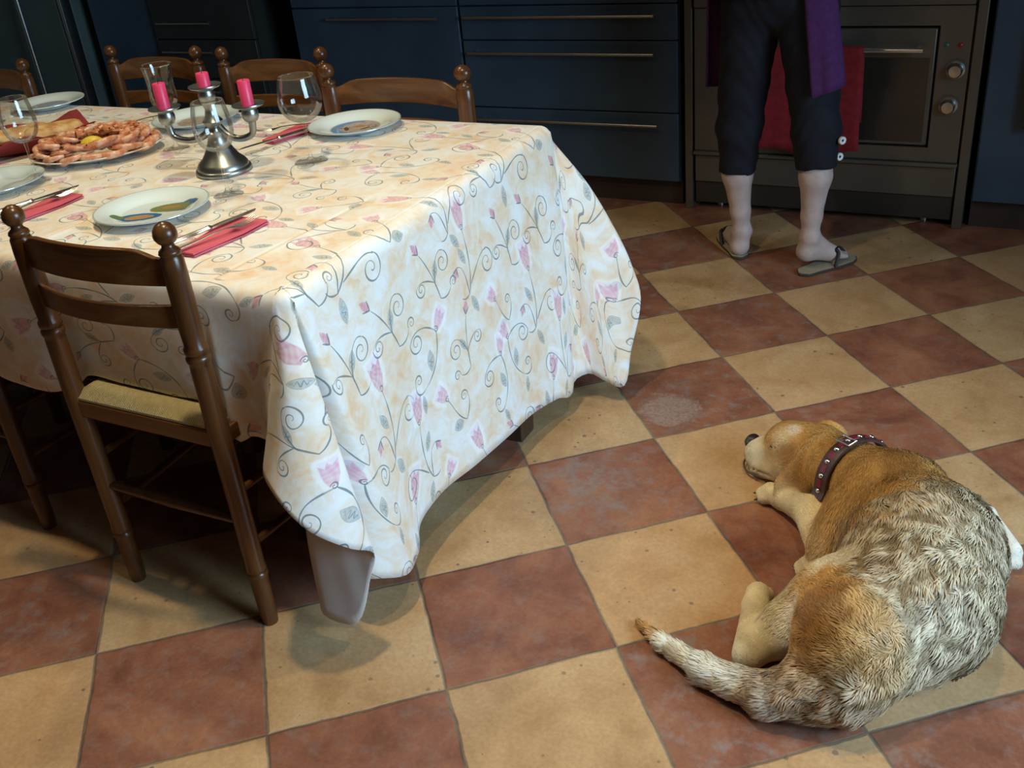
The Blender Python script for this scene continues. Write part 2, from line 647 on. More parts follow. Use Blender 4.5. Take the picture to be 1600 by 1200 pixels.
P = [[(1.06 + .12 * (i / 6), YF - .052 - .012 * math.sin(i * 1.3), .70 - .32 * j / 8) for j in range(9)] for i in range(7)]
m.grid(P)
M_RED = simple('red_terry', (0.30, 0.016, 0.020), 0.9, 0, 0.2, 40, 0.5, 220)
o = obj('hand_towel', m, M_RED)
md = o.modifiers.new('thick', 'SOLIDIFY')
md.thickness = .005
tag(o, 'small red cloth hanging on the unit right of the oven, cut by photo edge', 'towel')

# oven
YO = 2.547
t = thing('range_oven', 'bronze built-in oven with dark window, steel bar handle and two round knobs', 'oven')
obj('side_panel', MB().bounds(-.125, -.095, YO, Y1 - .01, 0, .88), M_BRONZE, t, bevel=.002)
obj('side_panel', MB().bounds(.872, .905, YO, Y1 - .01, 0, .88), M_BRONZE, t, bevel=.002)
obj('body', MB().bounds(-.094, .871, YO + .03, Y1 - .02, .06, .86), M_BLACK, t, smooth=False)
obj('hob', MB().bounds(-.094, .871, YO - .01, Y1 - .02, .862, .9), M_BLACK, t, bevel=.004)
obj('control_panel', MB().bounds(-.085, .865, YO - .012, YO + .03, .772, .86), M_BRONZE, t, bevel=.004)
fp = MB()          # fascia around the window
fp.bounds(-.085, .02, YO, YO + .03, .242, .768).bounds(.765, .865, YO, YO + .03, .242, .768)
fp.bounds(.02, .765, YO, YO + .03, .705, .768).bounds(.02, .765, YO, YO + .03, .242, .292)
obj('fascia', fp, M_BRONZE, t, smooth=False)
t2 = obj('door', MB().bounds(.028, .757, YO - .004, YO + .028, .300, .697), M_BRONZE, t, bevel=.004)
M_OGLASS = simple('smoked_oven_glass', (0.035, 0.029, 0.023), 0.14, 0, 0.1, 4.0)
obj('window_pane', MB().bounds(.042, .742, YO - .007, YO - .0035, .312, .60), M_OGLASS, t2, smooth=False)
m = MB().tube([(.06, YO - .05, .634), (.722, YO - .05, .634)], .009, 12)
for x in (.09, .70):
    m.tube([(x, YO - .05, .634), (x, YO - .003, .634)], .007, 8)
obj('handle', m, simple('handle_steel', (.75, .75, .72), .25, .9, .05), t2)
obj('ledge', MB().bounds(-.088, .868, YO - .016, YO + .02, .226, .240), M_BRONZE, t, bevel=.003)
obj('warming_drawer', MB().bounds(-.085, .865, YO + .002, YO + .028, .115, .222), M_BRONZE, t, bevel=.003)
obj('plinth', MB().bounds(-.085, .865, YO + .012, YO + .035, .028, .112), M_BRONZE_D, t, smooth=False)
for x in (.0, .77):
    obj('foot', MB().lathe([(.016, 0), (.016, .05), (.01, .06)], 12, (x, YO + .07, 0)), M_STEEL, t)
RX = Matrix.Rotation(R(90), 4, 'X')
for z, x in ((.562, .826), (.441, .816)):
    k = obj('knob', MB().lathe([(.030, 0), (.030, .004), (.024, .006), (.023, .028), (.019, .033), (0, .034)], 24,
            mat=Matrix.Translation((x, YO, z)) @ RX), M_STEEL, t)
    obj('knob_ring', MB().lathe([(.036, 0), (.036, .003), (.031, .004)], 28, mat=Matrix.Translation((x, YO, z)) @ RX), M_BRONZE, k)
for x, c in ((.790, (.05, .20, .14)), (.833, (.45, .02, .015))):
    obj('indicator_light', MB().lathe([(.0075, 0), (.0075, .004), (.004, .007), (0, .0075)], 14, mat=Matrix.Translation((x, YO, .643)) @ RX),
        simple('indicator_lens', c, .2), t)

# red towel folded over the oven handle
m = MB()
xs = np.linspace(.17, .533, 22)
prof = [(-.066, .275)] + [(-.064 - .004 * math.sin(k * .9), .30 + .045 * k) for k in range(7)] + \
       [(-.063, .628), (-.060, .642), (-.05, .649), (-.041, .642), (-.037, .625)] + [(-.030, .58 - .05 * k) for k in range(5)]
P = []
for i, x in enumerate(xs):
    w = .006 * math.sin(i * .9)
    P.append([(x + (.02 * (.64 - z) if x > .45 else 0), YO + y - abs(w) * (.65 - z) * 2.5 * (1 if k < 9 else -.3), z + (.012 * math.sin(i * .4) if k < 4 else 0))
              for k, (y, z) in enumerate(prof)])
m.grid(P)
o = obj('dish_towel', m, M_RED)
md = o.modifiers.new('thick', 'SOLIDIFY')
md.thickness = .005
tag(o, 'red terry towel folded over the oven door handle behind the standing person', 'towel')

# ------------------------------------------------------------------ dining table
M_TABLE = wood_mat('dark_table_wood', (0.035, 0.017, 0.009), (0.09, 0.042, 0.02), 0.45)
TX0, TX1, TY0, TY1 = -2.48, 0.004, 0.024, 1.074
t = thing('dining_table', 'long dark wooden dining table under the flowered cloth', 'table', (0, 0, 0))
obj('tabletop', MB().bounds(TX0, TX1, TY0, TY1, .706, .7405), M_TABLE, t, bevel=.012)
ap = MB()
ap.bounds(TX0 + .06, TX1 - .05, TY0 + .06, TY0 + .085, .62, .712).bounds(TX0 + .06, TX1 - .05, TY1 - .085, TY1 - .06, .62, .712)
ap.bounds(TX1 - .075, TX1 - .05, TY0 + .06, TY1 - .06, .62, .712).bounds(TX0 + .06, TX0 + .085, TY0 + .06, TY1 - .06, .62, .712)
obj('apron', ap, M_TABLE, t, smooth=False)
for ex_, sy_ in ((1, 0), (1, 1), (0, 0), (0, 1)):
    x = TX1 - .075 if ex_ else TX0 + .075
    y = TY0 + .09 if sy_ == 0 else TY1 - .09
    if ex_ and not sy_:
        x, y = x - .16, y + .12
    sp = (.072 if ex_ and sy_ else 0.0)
    dy = -.20 if (ex_ and sy_) else 0.0
    m = MB()
    w0, w1 = .042, .036
    v = []
    for z, ox, oy, w in ((0, sp, dy, w1), (.70, 0, 0, w0)):
        v += [(x + ox - w, y + oy - w, z), (x + ox + w, y + oy - w, z), (x + ox + w, y + oy + w, z), (x + ox - w, y + oy + w, z)]
    m.add(v, [(3, 2, 1, 0), (4, 5, 6, 7), (0, 1, 5, 4), (1, 2, 6, 5), (2, 3, 7, 6), (3, 0, 4, 7)])
    obj('leg', m, M_TABLE, t, bevel=.004)

# ------------------------------------------------------------------ printed tablecloth: pattern drawn stroke by stroke into a generated texture
REP, PX = 0.64, 1280


class Canvas:
    def __init__(s, n):
        s.n = n
        s.rgb = np.zeros((n, n, 3), np.float32)
        s.a = np.zeros((n, n), np.float32)

    def put(s, I, J, al, col):
        I, J = I % s.n, J % s.n
        old = s.a[I, J]
        na = old + al * (1 - old)
        w = np.where(na > 1e-5, al / np.maximum(na, 1e-5), 0)[..., None]
        s.rgb[I, J] = s.rgb[I, J] * (1 - w) + np.array(col, np.float32) * w
        s.a[I, J] = na

    def stroke(s, pts, w, col, al=0.9, taper=True):
        """pts in pixels (x, y)."""
        pts = np.asarray(pts, float)
        L = np.linalg.norm(np.diff(pts, axis=0), axis=1)
        tt = np.concatenate([[0], np.cumsum(L)])
        n = max(3, int(tt[-1] / 1.2))
        u = np.linspace(0, tt[-1], n)
        x, y = np.interp(u, tt, pts[:, 0]), np.interp(u, tt, pts[:, 1])
        pad = int(w) + 3
        x0, y0 = int(x.min()) - pad, int(y.min()) - pad
        W, Hh = int(x.max()) + pad - x0, int(y.max()) + pad - y0
        m = np.zeros((W, Hh), np.float32)
        k = np.arange(-pad, pad)
        for i in range(n):
            f = i / (n - 1)
            r = w * (0.55 + 0.45 * math.sin(math.pi * min(1, f * 1.1 + .05))) if taper else w
            r *= 0.85 + 0.3 * math.sin(i * .05)
            cx, cy = int(x[i]) - x0, int(y[i]) - y0
            a0, a1, b0, b1 = max(0, cx - pad), min(W, cx + pad), max(0, cy - pad), min(Hh, cy + pad)
            gx = np.arange(a0, a1)[:, None] + x0 - x[i]
            gy = np.arange(b0, b1)[None, :] + y0 - y[i]
            d = np.sqrt(gx * gx + gy * gy)
            m[a0:a1, b0:b1] = np.maximum(m[a0:a1, b0:b1], np.clip(r - d + .7, 0, 1))
        I, J = np.meshgrid(np.arange(x0, x0 + W), np.arange(y0, y0 + Hh), indexing='ij')
        s.put(I, J, m * al, col)

    def fill(s, poly, col, al=.8, soft=3.0, grain=.35):
        poly = np.asarray(poly, float)
        pad = int(soft) + 2
        x0, y0 = int(poly[:, 0].min()) - pad, int(poly[:, 1].min()) - pad
        x1, y1 = int(poly[:, 0].max()) + pad, int(poly[:, 1].max()) + pad
        I, J = np.meshgrid(np.arange(x0, x1), np.arange(y0, y1), indexing='ij')
        ins = np.zeros(I.shape, bool)
        dmin = np.full(I.shape, 1e9)
        k = len(poly)
        for i in range(k):
            ax_, ay_ = poly[i]
            bx, by = poly[(i + 1) % k]
            c = ((ay_ > J) != (by > J)) & (I < (bx - ax_) * (J - ay_) / (by - ay_ + 1e-9) + ax_)
            ins ^= c
            ex_, ey_ = bx - ax_, by - ay_
            tt = np.clip(((I - ax_) * ex_ + (J - ay_) * ey_) / (ex_ * ex_ + ey_ * ey_ + 1e-9), 0, 1)
            dmin = np.minimum(dmin, np.hypot(I - ax_ - tt * ex_, J - ay_ - tt * ey_))
        sd = np.where(ins, dmin, -dmin)
        m = np.clip(sd / soft + .5, 0, 1)
        gr = 1 - grain * (0.5 + 0.5 * np.sin(I * .21 + 2 * np.sin(J * .07)) * np.sin(J * .17 + 1.7 * np.sin(I * .05)))
        s.put(I, J, (m * al * gr).astype(np.float32), col)


INK, LEAFC, PINK, PINK2, LAV = (.115, .17, .185), (.22, .30, .31), (.62, .16, .22), (.68, .24, .36), (.70, .56, .78)


def spiral(c, r, a0, turns, cw=1, n=60):
    k = np.linspace(0, 1, n)
    rr = r * (1 - k) ** .85 + r * .08 * k
    a = a0 + cw * 2 * math.pi * turns * k
    return np.stack([c[0] + rr * np.cos(a), c[1] + rr * np.sin(a)], 1)


def bez(a, b, c, d, n=30):
    k = np.linspace(0, 1, n)[:, None]
    a, b, c, d = map(np.array, (a, b, c, d))
    return a * (1 - k) ** 3 + 3 * b * k * (1 - k) ** 2 + 3 * c * k * k * (1 - k) + d * k ** 3


def draw_motif(cv, kind, pos, ang, sc, flip):
    s = PX / REP * sc
    ca, sa = math.cos(ang), math.sin(ang)

    def T(p):
        p = np.atleast_2d(np.asarray(p, float)).copy()
        p[:, 0] *= flip
        return np.stack([pos[0] + s * (ca * p[:, 0] - sa * p[:, 1]), pos[1] + s * (sa * p[:, 0] + ca * p[:, 1])], 1)

    def line(p, w=2.6):
        cv.stroke(T(p), w * sc * 1.15 + .3, INK, .84)

    def tulip(c, h, w, tilt=0.0, col=PINK):
        cy_, sy_ = math.cos(tilt), math.sin(tilt)

        def q(x, y):
            return (c[0] + x * cy_ - y * sy_, c[1] + x * sy_ + y * cy_)
        halo = [q(-.62 * w, -.1 * h), q(-.95 * w, .6 * h), q(-.85 * w, 1.25 * h), q(.85 * w, 1.25 * h), q(.95 * w, .6 * h), q(.62 * w, -.1 * h)]
        cv.fill(T(halo), (.93, .93, .95), .55, 12, .2)
        cv.fill(T([q(-.5 * w, .5 * h), q(-.7 * w, 1.1 * h), q(.55 * w, 1.12 * h), q(.6 * w, .5 * h)]), LAV, .40, 9, .4)
        cup = [q(-.26 * w, 0), q(-.5 * w, .35 * h), q(-.58 * w, .95 * h), q(-.2 * w, .80 * h), q(.05 * w, 1.02 * h), q(.25 * w, .80 * h),
               q(.6 * w, .98 * h), q(.5 * w, .35 * h), q(.26 * w, 0)]
        cv.fill(T(cup), col, .66, 4, .5)
        line(spiral(q(0, -.02 * h), .007, 1.0, 1.3, 1, 24), 1.7)

    def leaf(c, L, w, a):
        k = np.linspace(0, 1, 14)
        up_ = np.stack([L * (k - .5), w * np.sin(math.pi * k) ** .8], 1)
        dn = np.stack([L * (k - .5), -w * np.sin(math.pi * k) ** .8], 1)[::-1]
        p = np.vstack([up_, dn])
        r = np.array([[math.cos(a), -math.sin(a)], [math.sin(a), math.cos(a)]])
        cv.fill(T(p @ r.T + np.array(c)), LEAFC, .62, 3, .35)
        z = np.linspace(0, 1, 40)
        scr = np.stack([L * (z * .7 - .35), w * .55 * np.sin(z * 22) * np.sin(math.pi * z)], 1)
        cv.stroke(T(scr @ r.T + np.array(c)), 1.3, INK, .75)
        cv.stroke(T(p @ r.T + np.array(c)), 1.0, INK, .5)

    def bud(c, L, a, col=PINK):
        k = np.linspace(0, 1, 12)
        p = np.vstack([np.stack([L * k, .30 * L * np.sin(math.pi * k ** .8)], 1), np.stack([L * k, -.22 * L * np.sin(math.pi * k)], 1)[::-1]])
        r = np.array([[math.cos(a), -math.sin(a)], [math.sin(a), math.cos(a)]])
        cv.fill(T(p @ r.T + np.array(c)), LAV, .35, 12, .4)
        cv.fill(T(p @ r.T + np.array(c)), col, .72, 4, .45)
        for dd in (-.5, .5):
            e = np.array(c) + r @ np.array([.012, .008 * dd * 2])
            line(bez(c, c, e, e + r @ np.array([.004, .006 * dd]), 8), 2.6)
    if kind == 0:      # tall tulip with volutes
        line(bez((.028, -.095), (.0, -.06), (-.004, -.01), (.0, .045)), 3.0)
        tulip((.0, .048), .060, .034)
        line(bez((.012, -.078), (-.03, -.045), (-.055, -.03), (-.072, -.035)), 2.8)
        line(spiral((-.066, -.062), .030, 1.75, 1.45, 1), 2.8)
        line(bez((.028, -.095), (.025, -.05), (.03, -.025), (.052, -.022)), 2.5)
        bud((.054, -.022), .030, -.9)
        leaf((.024, -.008), .046, .009, 1.2)
        line(bez((.028, -.095), (.04, -.10), (.05, -.10), (.058, -.092)), 2.2)
        leaf((.016, -.125), .048, .010, 1.25)
    elif kind == 1:    # scroll with a bud at each end
        line(bez((-.01, -.075), (.0, -.03), (.02, .01), (.04, .035)), 2.8)
        bud((.042, .038), .034, .95)
        line(bez((.0, -.045), (.0, .0), (-.025, .03), (-.045, .018)), 2.5)
        line(spiral((-.038, -.005), .024, 2.0, 1.4, 1), 2.5)
        line(bez((.004, -.035), (.03, -.02), (.055, -.015), (.066, -.028)), 2.4)
        line(spiral((.052, -.034), .018, .3, 1.5, -1), 2.4)
        leaf((-.006, -.012), .040, .009, 1.9)
        line(bez((-.01, -.075), (-.03, -.085), (-.05, -.075), (-.055, -.06)), 2.2)
        line(spiral((-.066, -.058), .013, -.2, 1.4, 1), 2.2)
    elif kind == 2:    # long leafy volute
        line(bez((-.055, .05), (-.03, .07), (.02, .075), (.035, .045)), 2.7)
        line(spiral((.014, .042), .023, .1, 1.5, -1), 2.7)
        line(bez((-.055, .05), (-.06, .0), (-.04, -.04), (.0, -.06)), 2.7)
        line(bez((.0, -.06), (.02, -.07), (.035, -.055), (.03, -.035)), 2.4)
        line(spiral((.018, -.034), .013, .0, 1.3, 1), 2.4)
        leaf((-.03, -.005), .046, .011, 1.5)
        tulip((-.055, .055), .042, .026, .55, PINK2)
        leaf((.004, -.088), .040, .008, 1.45)
    else:              # small sprig
        line(bez((.03, -.04), (.0, -.03), (-.012, .0), (-.03, .02)), 2.5)
        tulip((-.032, .024), .038, .030, .9, PINK2)
        leaf((.0, -.045), .036, .013, .3)
        line(bez((.03, -.04), (.045, -.02), (.05, .0), (.04, .015)), 2.3)
        line(spiral((.028, .014), .013, .1, 1.5, 1), 2.3)


def make_print():
    cv = Canvas(PX)
    rr = random.Random(21)
    seq = [0, 1, 2, 3, 1, 0, 2, 0, 1, 3, 0, 2, 1, 0, 3, 1]
    k = 0
    for i in range(4):
        for j in range(4):
            x = (i + .5 + rr.uniform(-.12, .12) + (.25 if j % 2 else -.25)) * PX / 4
            y = (j + .5 + rr.uniform(-.12, .12)) * PX / 4
            draw_motif(cv, seq[k], (x, y), rr.uniform(-.35, .35), rr.uniform(.92, 1.10), rr.choice((-1, 1)))
            k += 1
    img = bpy.data.images.new('tablecloth_print', PX, PX, alpha=True, float_buffer=False)
    buf = np.zeros((PX, PX, 4), np.float32)
    lin = np.clip(cv.rgb, 0, 1)
    buf[..., :3] = np.transpose(np.where(lin <= .0031308, lin * 12.92, 1.055 * lin ** (1 / 2.4) - .055), (1, 0, 2))
    buf[..., 3] = np.clip(cv.a, 0, 1).T
    img.alpha_mode = 'CHANNEL_PACKED'
    img.pixels.foreach_set(buf.ravel())
    img.pack()
    return img


def cloth_material():
    t = NT('printed_cotton')
    uv = t.n('ShaderNodeUVMap')
    uv.uv_map = 'UVMap'
    im = t.n('ShaderNodeTexImage')
    im.image = make_print()
    t.l(uv.outputs[0], im.inputs[0])
    n1 = t.noise(uv.outputs[0], 5.5, 5, .62, .8)
    n2 = t.noise(uv.outputs[0], 11.0, 6, .7, 1.2)
    n3 = t.noise(uv.outputs[0], 420.0, 2, .5)
    c = t.ramp(n1.outputs[0], [(.42, (.80, .81, .79)), (.55, (.80, .65, .45)), (.67, (.77, .47, .24))])
    c2 = t.ramp(n2.outputs[0], [(.45, (.82, .82, .80)), (.64, (.79, .56, .33))])
    c = t.mix(.5, c, c2)
    c = t.mix(im.outputs['Alpha'], c, im.outputs['Color'])
    t.l(c, t.b.inputs['Base Color'])
    t.b.inputs['Roughness'].default_value = .62
    t.b.inputs['Sheen Weight'].default_value = .15
    t.bump(n3.outputs[0], .12, .001)
    return t.m


M_CLOTH = cloth_material()
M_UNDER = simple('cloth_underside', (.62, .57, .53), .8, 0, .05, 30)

ZT = .750
CX0, CX1, CY0, CY1 = -2.5, -.008, .036, 1.062      # flat part of the cloth
CV, CF, CU = [], [], []


def cloth_patch(P, U, flip=False):
    P, U = np.asarray(P), np.asarray(U)
    n, m = P.shape[:2]
    k = len(CV)
    CV.extend(P.reshape(-1, 3).tolist())
    CU.extend(U.reshape(-1, 2).tolist())
    for i in range(n - 1):
        for j in range(m - 1):
            f = (k + i * m + j, k + (i + 1) * m + j, k + (i + 1) * m + j + 1, k + i * m + j + 1)
            CF.append(f[::-1] if flip else f)


def crease(x):
    """pressed fold lines across the cloth"""
    z = 0
    for c in (-.165, -.715, -1.30, -1.88):
        z = z - .0042 * np.exp(-((x - c) / .0045) ** 2) + .0026 * np.exp(-((x - c - .012) / .012) ** 2)
    return z


gx = np.unique(np.concatenate([[CX1 + .005], np.linspace(CX0, CX1, 90)] + [c + np.linspace(-.025, .035, 25) for c in (-.165, -.715, -1.30, -1.88)]))
gy = np.concatenate([[CY0 - .005], np.linspace(CY0, CY1, 40), [CY1 + .005]])
GX, GY = np.meshgrid(gx, gy, indexing='ij')
OUT = np.maximum.reduce([GX - CX1, CY0 - GY, GY - CY1, 0 * GX])
cloth_patch(np.stack([GX, GY, ZT + crease(GX + .09 * (CY0 - GY)) * (OUT <= 0) - .0009 * (OUT > 0)], -1), np.stack([GX, GY], -1))

cols = []


def column(E, d, hem, uh, bulge=.0, k=(.35, .75)):
    """E flat edge point, d outward direction at the bend, hem 3-D hem point, uh unfolded hem."""
    E = np.array(E, float)
    d = np.array(d, float)
    d /= np.linalg.norm(d)
    hem = np.array(hem, float)
    p = [np.array([*(E - d * .005), ZT - .0009]), np.array([*E, ZT - .0001]), np.array([*(E + d * .018), ZT - .003]), np.array([*(E + d * .031), ZT - .014]), np.array([*(E + d * .038), ZT - .04])]
    a = p[-1]
    o = np.array([*d, 0])
    for tt in k:
        p.append(a + (hem - a) * tt + o * bulge * math.sin(math.pi * tt))
    p.append(hem)
    p = np.array(p)
    L = np.concatenate([[0], np.cumsum(np.linalg.norm(np.diff(p, axis=0), axis=1))])
    L /= L[-1]
    # resample evenly in arc length, dense at the bend
    s = catmull(np.c_[p, L], 60)
    lv = np.concatenate([np.linspace(0, .16, 9)[:-1], np.linspace(.16, 1, 30)])
    q = np.stack([np.interp(lv, s[:, 3], s[:, i]) for i in range(3)], 1)
    u = E + (np.array(uh, float) - E) * lv[:, None]
    cols.append(np.c_[q, u])


# near long side, left to right (chairs hold the hem up)
for x, z, y in ((-2.5, .45, .0), (-2.2, .44, -.012), (-1.95, .45, .0), (-1.75, .44, .004), (-1.55, .45, -.01), (-1.36, .46, .0), (-1.28, .510, -.006), (-1.10, .512, -.008),
                (-.94, .510, -.004), (-.87, .455, -.004), (-.78, .446, -.012), (-.68, .440, -.004), (-.60, .470, .004), (-.545, .506, -.010), (-.44, .510, -.016), (-.30, .508, -.018),
                (-.205, .500, -.016), (-.172, .462, -.008), (-.160, .446, -.022), (-.148, .430, -.016), (-.128, .440, -.004), (-.095, .430, .004)):
    column((min(x, CX1 - .02), CY0), (0, -1), (x, y, z), (x, CY0 - .345), .004)
C1 = (CX1, CY0)
column((CX1 - .006, CY0), (-.15, -1), (-.078, -.020, .425), (CX1 + .07, CY0 - .345), .0)
column(C1, (.12, -1), (-.030, -.092, .432), (CX1 + .14, CY0 - .345), -.010)
column(C1, (.45, -.9), (.055, -.112, .350), (CX1 + .27, CY0 - .345), .004)
column(C1, (.75, -.65), (.112, -.060, .275), (CX1 + .37, CY0 - .345), .008)
column(C1, (.86, -.5), (.124, -.012, .232), (CX1 + .43, CY0 - .345), .006)
column(C1, (.88, -.47), (.104, -.012, .170), (CX1 + .50, CY0 - .345), -.012)
column(C1, (.90, -.44), (.052, -.034, .046), (CX1 + .640, CY0 - .345), -.03)
column(C1, (.91, -.41), (-.028, -.030, .058), (CX1 + .640, CY0 - .22), -.05)
column(C1, (.93, -.37), (-.010, .012, .100), (CX1 + .640, CY0 - .13), -.05)
column(C1, (.95, -.30), (.080, .026, .125), (CX1 + .640, CY0 - .02), -.012)
column(C1, (.98, -.16), (.108, .092, .092), (CX1 + .640, CY0 + .04), .012)
column((CX1, CY0 + .02), (1, -.05), (.088, .165, .082), (CX1 + .640, CY0 + .12), .010)
# end panel
for y, x, z, b in ((.225, .066, .122, .004), (.32, .058, .128, .0), (.47, .066, .115, .002), (.62, .076, .108, .002), (.75, .080, .100, .003), (.86, .092, .082, .006)):
    column((CX1, min(CY1 - .03, y + .02)), (1, 0), (x, y, z), (CX1 + .640, y), b)
column((CX1, CY1 - .008), (1, .05), (.104, .935, .066), (CX1 + .640, CY1 - .07), .014)
C2 = (CX1, CY1)
column(C2, (.98, .16), (.094, .985, .078), (CX1 + .640, CY1 - .01), .004)
column(C2, (.96, .26), (.120, 1.005, .088), (CX1 + .640, CY1 + .06), -.004)
column(C2, (.93, .36), (.165, 1.008, .072), (CX1 + .640, CY1 + .19), .0)
column(C2, (.89, .46), (.208, 1.018, .052), (CX1 + .640, CY1 + .345), .004)
column(C2, (.82, .56), (.226, 1.062, .150), (CX1 + .52, CY1 + .345), .014)
column(C2, (.72, .68), (.232, 1.118, .320), (CX1 + .36, CY1 + .345), .026)
column(C2, (.5, .86), (.150, 1.160, .400), (CX1 + .22, CY1 + .345), .02)
column(C2, (.2, .98), (.060, 1.130, .450), (CX1 + .09, CY1 + .345), .006)
for x, z, y in ((-.05, .45, 1.112), (-.2, .515, 1.10), (-.45, .52, 1.10), (-.7, .515, 1.10), (-.85, .46, 1.11), (-1.1, .45, 1.118), (-1.4, .45, 1.11), (-1.8, .45, 1.116), (-2.5, .45, 1.11)):
    column((min(x, CX1 - .02), CY1), (0, 1), (x, y, z), (x, CY1 + .345), .004)
A = np.array(cols)                       # columns x points x 5
# parametrise by mean spacing so folds stay smooth
dd = np.linalg.norm(np.diff(A[:, -1, :3], axis=0), axis=1) * .5 + np.linalg.norm(np.diff(A[:, 15, :3], axis=0), axis=1) * .5
out = [A[0]]
for i in range(len(A) - 1):
    n = max(2, int(math.ceil(dd[i] / .014)))
    a0 = A[max(i - 1, 0)]
    a1, a2 = A[i], A[i + 1]
    a3 = A[min(i + 2, len(A) - 1)]
    d0, d1, d2 = max(dd[max(i - 1, 0)], .02), max(dd[i], .02), max(dd[min(i + 1, len(dd) - 1)], .02)
    m1 = ((a1 - a0) / d0 * d1 + (a2 - a1) / d1 * d0) / (d0 + d1) * d1
    m2 = ((a2 - a1) / d1 * d2 + (a3 - a2) / d2 * d1) / (d1 + d2) * d1
    if i == 0:
        m1 = a2 - a1
    if i == len(A) - 2:
        m2 = a2 - a1
    for k in range(1, n + 1):
        u = k / n
        out.append((2 * u ** 3 - 3 * u * u + 1) * a1 + (u ** 3 - 2 * u * u + u) * m1 + (-2 * u ** 3 + 3 * u * u) * a2 + (u ** 3 - u * u) * m2)
out = np.array(out)
# faint hand-pressed ripples below the bend
cloth_patch(out[..., :3], out[..., 3:], flip=True)
me = bpy.data.meshes.new('tablecloth')
me.from_pydata(CV, [], CF)
uvl = me.uv_layers.new(name='UVMap')
li = np.empty(len(me.loops), np.int32)
me.loops.foreach_get('vertex_index', li)
cu = np.array(CU)[li]
uvl.data.foreach_set('uv', np.stack([cu[:, 1] / REP + .13, -cu[:, 0] / REP + .37], 1).astype(np.float32).ravel())
me.materials.append(M_CLOTH)
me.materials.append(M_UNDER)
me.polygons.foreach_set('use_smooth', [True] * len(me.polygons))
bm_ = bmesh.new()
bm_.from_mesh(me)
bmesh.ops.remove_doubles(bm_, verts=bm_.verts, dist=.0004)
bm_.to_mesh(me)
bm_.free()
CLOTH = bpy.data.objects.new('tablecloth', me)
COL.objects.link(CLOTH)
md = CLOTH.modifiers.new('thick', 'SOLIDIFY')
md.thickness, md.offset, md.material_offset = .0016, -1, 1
tag(CLOTH, 'cream cotton tablecloth printed with pink tulips and grey scrolls, draped over the dining table', 'tablecloth')

# ------------------------------------------------------------------ ladder-back rush chairs
M_WOOD = wood_mat('chair_walnut', (0.046, 0.016, 0.005), (0.140, 0.052, 0.014), 0.28)
M_WOODX = wood_mat('chair_slat_walnut', (0.070, 0.025, 0.007), (0.205, 0.082, 0.022), 0.24, axis=0)


def rush_material():
    t = NT('woven_rush')
    tc = t.n('ShaderNodeTexCoord')
    sp = t.n('ShaderNodeSeparateXYZ')
    t.l(tc.outputs['Object'], sp.inputs[0])
    ax_ = t.math('ABSOLUTE', sp.outputs[0])
    ay_ = t.math('ABSOLUTE', sp.outputs[1])
    which = t.math('GREATER_THAN', ax_, ay_)
    crd = t.math('ADD', t.math('MULTIPLY', which, sp.outputs[1]), t.math('MULTIPLY', t.math('SUBTRACT', 1.0, which), sp.outputs[0]))
    w = t.math('SINE', t.math('MULTIPLY', crd, 1500.0))
    nz = t.noise(tc.outputs['Object'], 60, 4)
    h = t.math('ADD', t.math('MULTIPLY', w, .5), nz.outputs[0])
    t.l(t.ramp(h, [(.0, (.34, .24, .09)), (.5, (.52, .41, .18)), (1.0, (.64, .54, .28))]), t.b.inputs['Base Color'])
    t.b.inputs['Roughness'].default_value = .6
    t.bump(h, .6, .003)
    return t.m


M_RUSH = rush_material()
BACK_PROF = [(.0165, 0), (.018, .02), (.0195, .10), (.0195, .120), (.0215, .126), (.0215, .133), (.0185, .137), (.0215, .141), (.0215, .148), (.0200, .156), (.0205, .30),
             (.0215, .50), (.0205, .615), (.0195, .622), (.0230, .628), (.0230, .636), (.0185, .640), (.0230, .645), (.0230, .654), (.0195, .660), (.0215, .70),
             (.0215, .80), (.0205, .826), (.0175, .832), (.0200, .836), (.0185, .841), (.0115, .847), (.0110, .852), (.0160, .856), (.0205, .863), (.0215, .870), (.0195, .879),
             (.0135, .887), (.006, .891), (0, .892)]
FRONT_PROF = [(.0165, 0), (.0195, .10), (.0195, .120), (.0215, .126), (.0215, .133), (.0185, .137), (.0215, .141), (.0215, .148), (.020, .156), (.0215, .30), (.0205, .46), (.014, .485), (0, .487)]
BW, FW, BY, FY = .193, .215, -.19, .20


def slat_mesh(z0, z1, bow, arch, thick=.011):
    m = MB()
    n = 28
    rows = []
    for i in range(n + 1):
        s_ = -1 + 2 * i / n
        x = s_ * (BW - .004)
        y = BY - bow * (1 - s_ * s_)
        sh = 1 / (1 + math.exp(-(1 - abs(s_) - .20) * 22)) if arch else 0
        zt = z1 + arch * sh * (1 - .25 * s_ * s_)
        zb = z0 + (.006 * (1 - s_ * s_))
        rows.append([(x, y - thick / 2, zb), (x, y - thick / 2, (zb + zt) / 2), (x, y - thick / 2, zt), (x, y + thick / 2, zt), (x, y + thick / 2, (zb + zt) / 2), (x, y + thick / 2, zb), (x, y - thick / 2, zb)])
    m.grid(rows)
    m.f.append(tuple(range(0, 6)))
    m.f.append(tuple(reversed(range(n * 7, n * 7 + 6))))
    return m


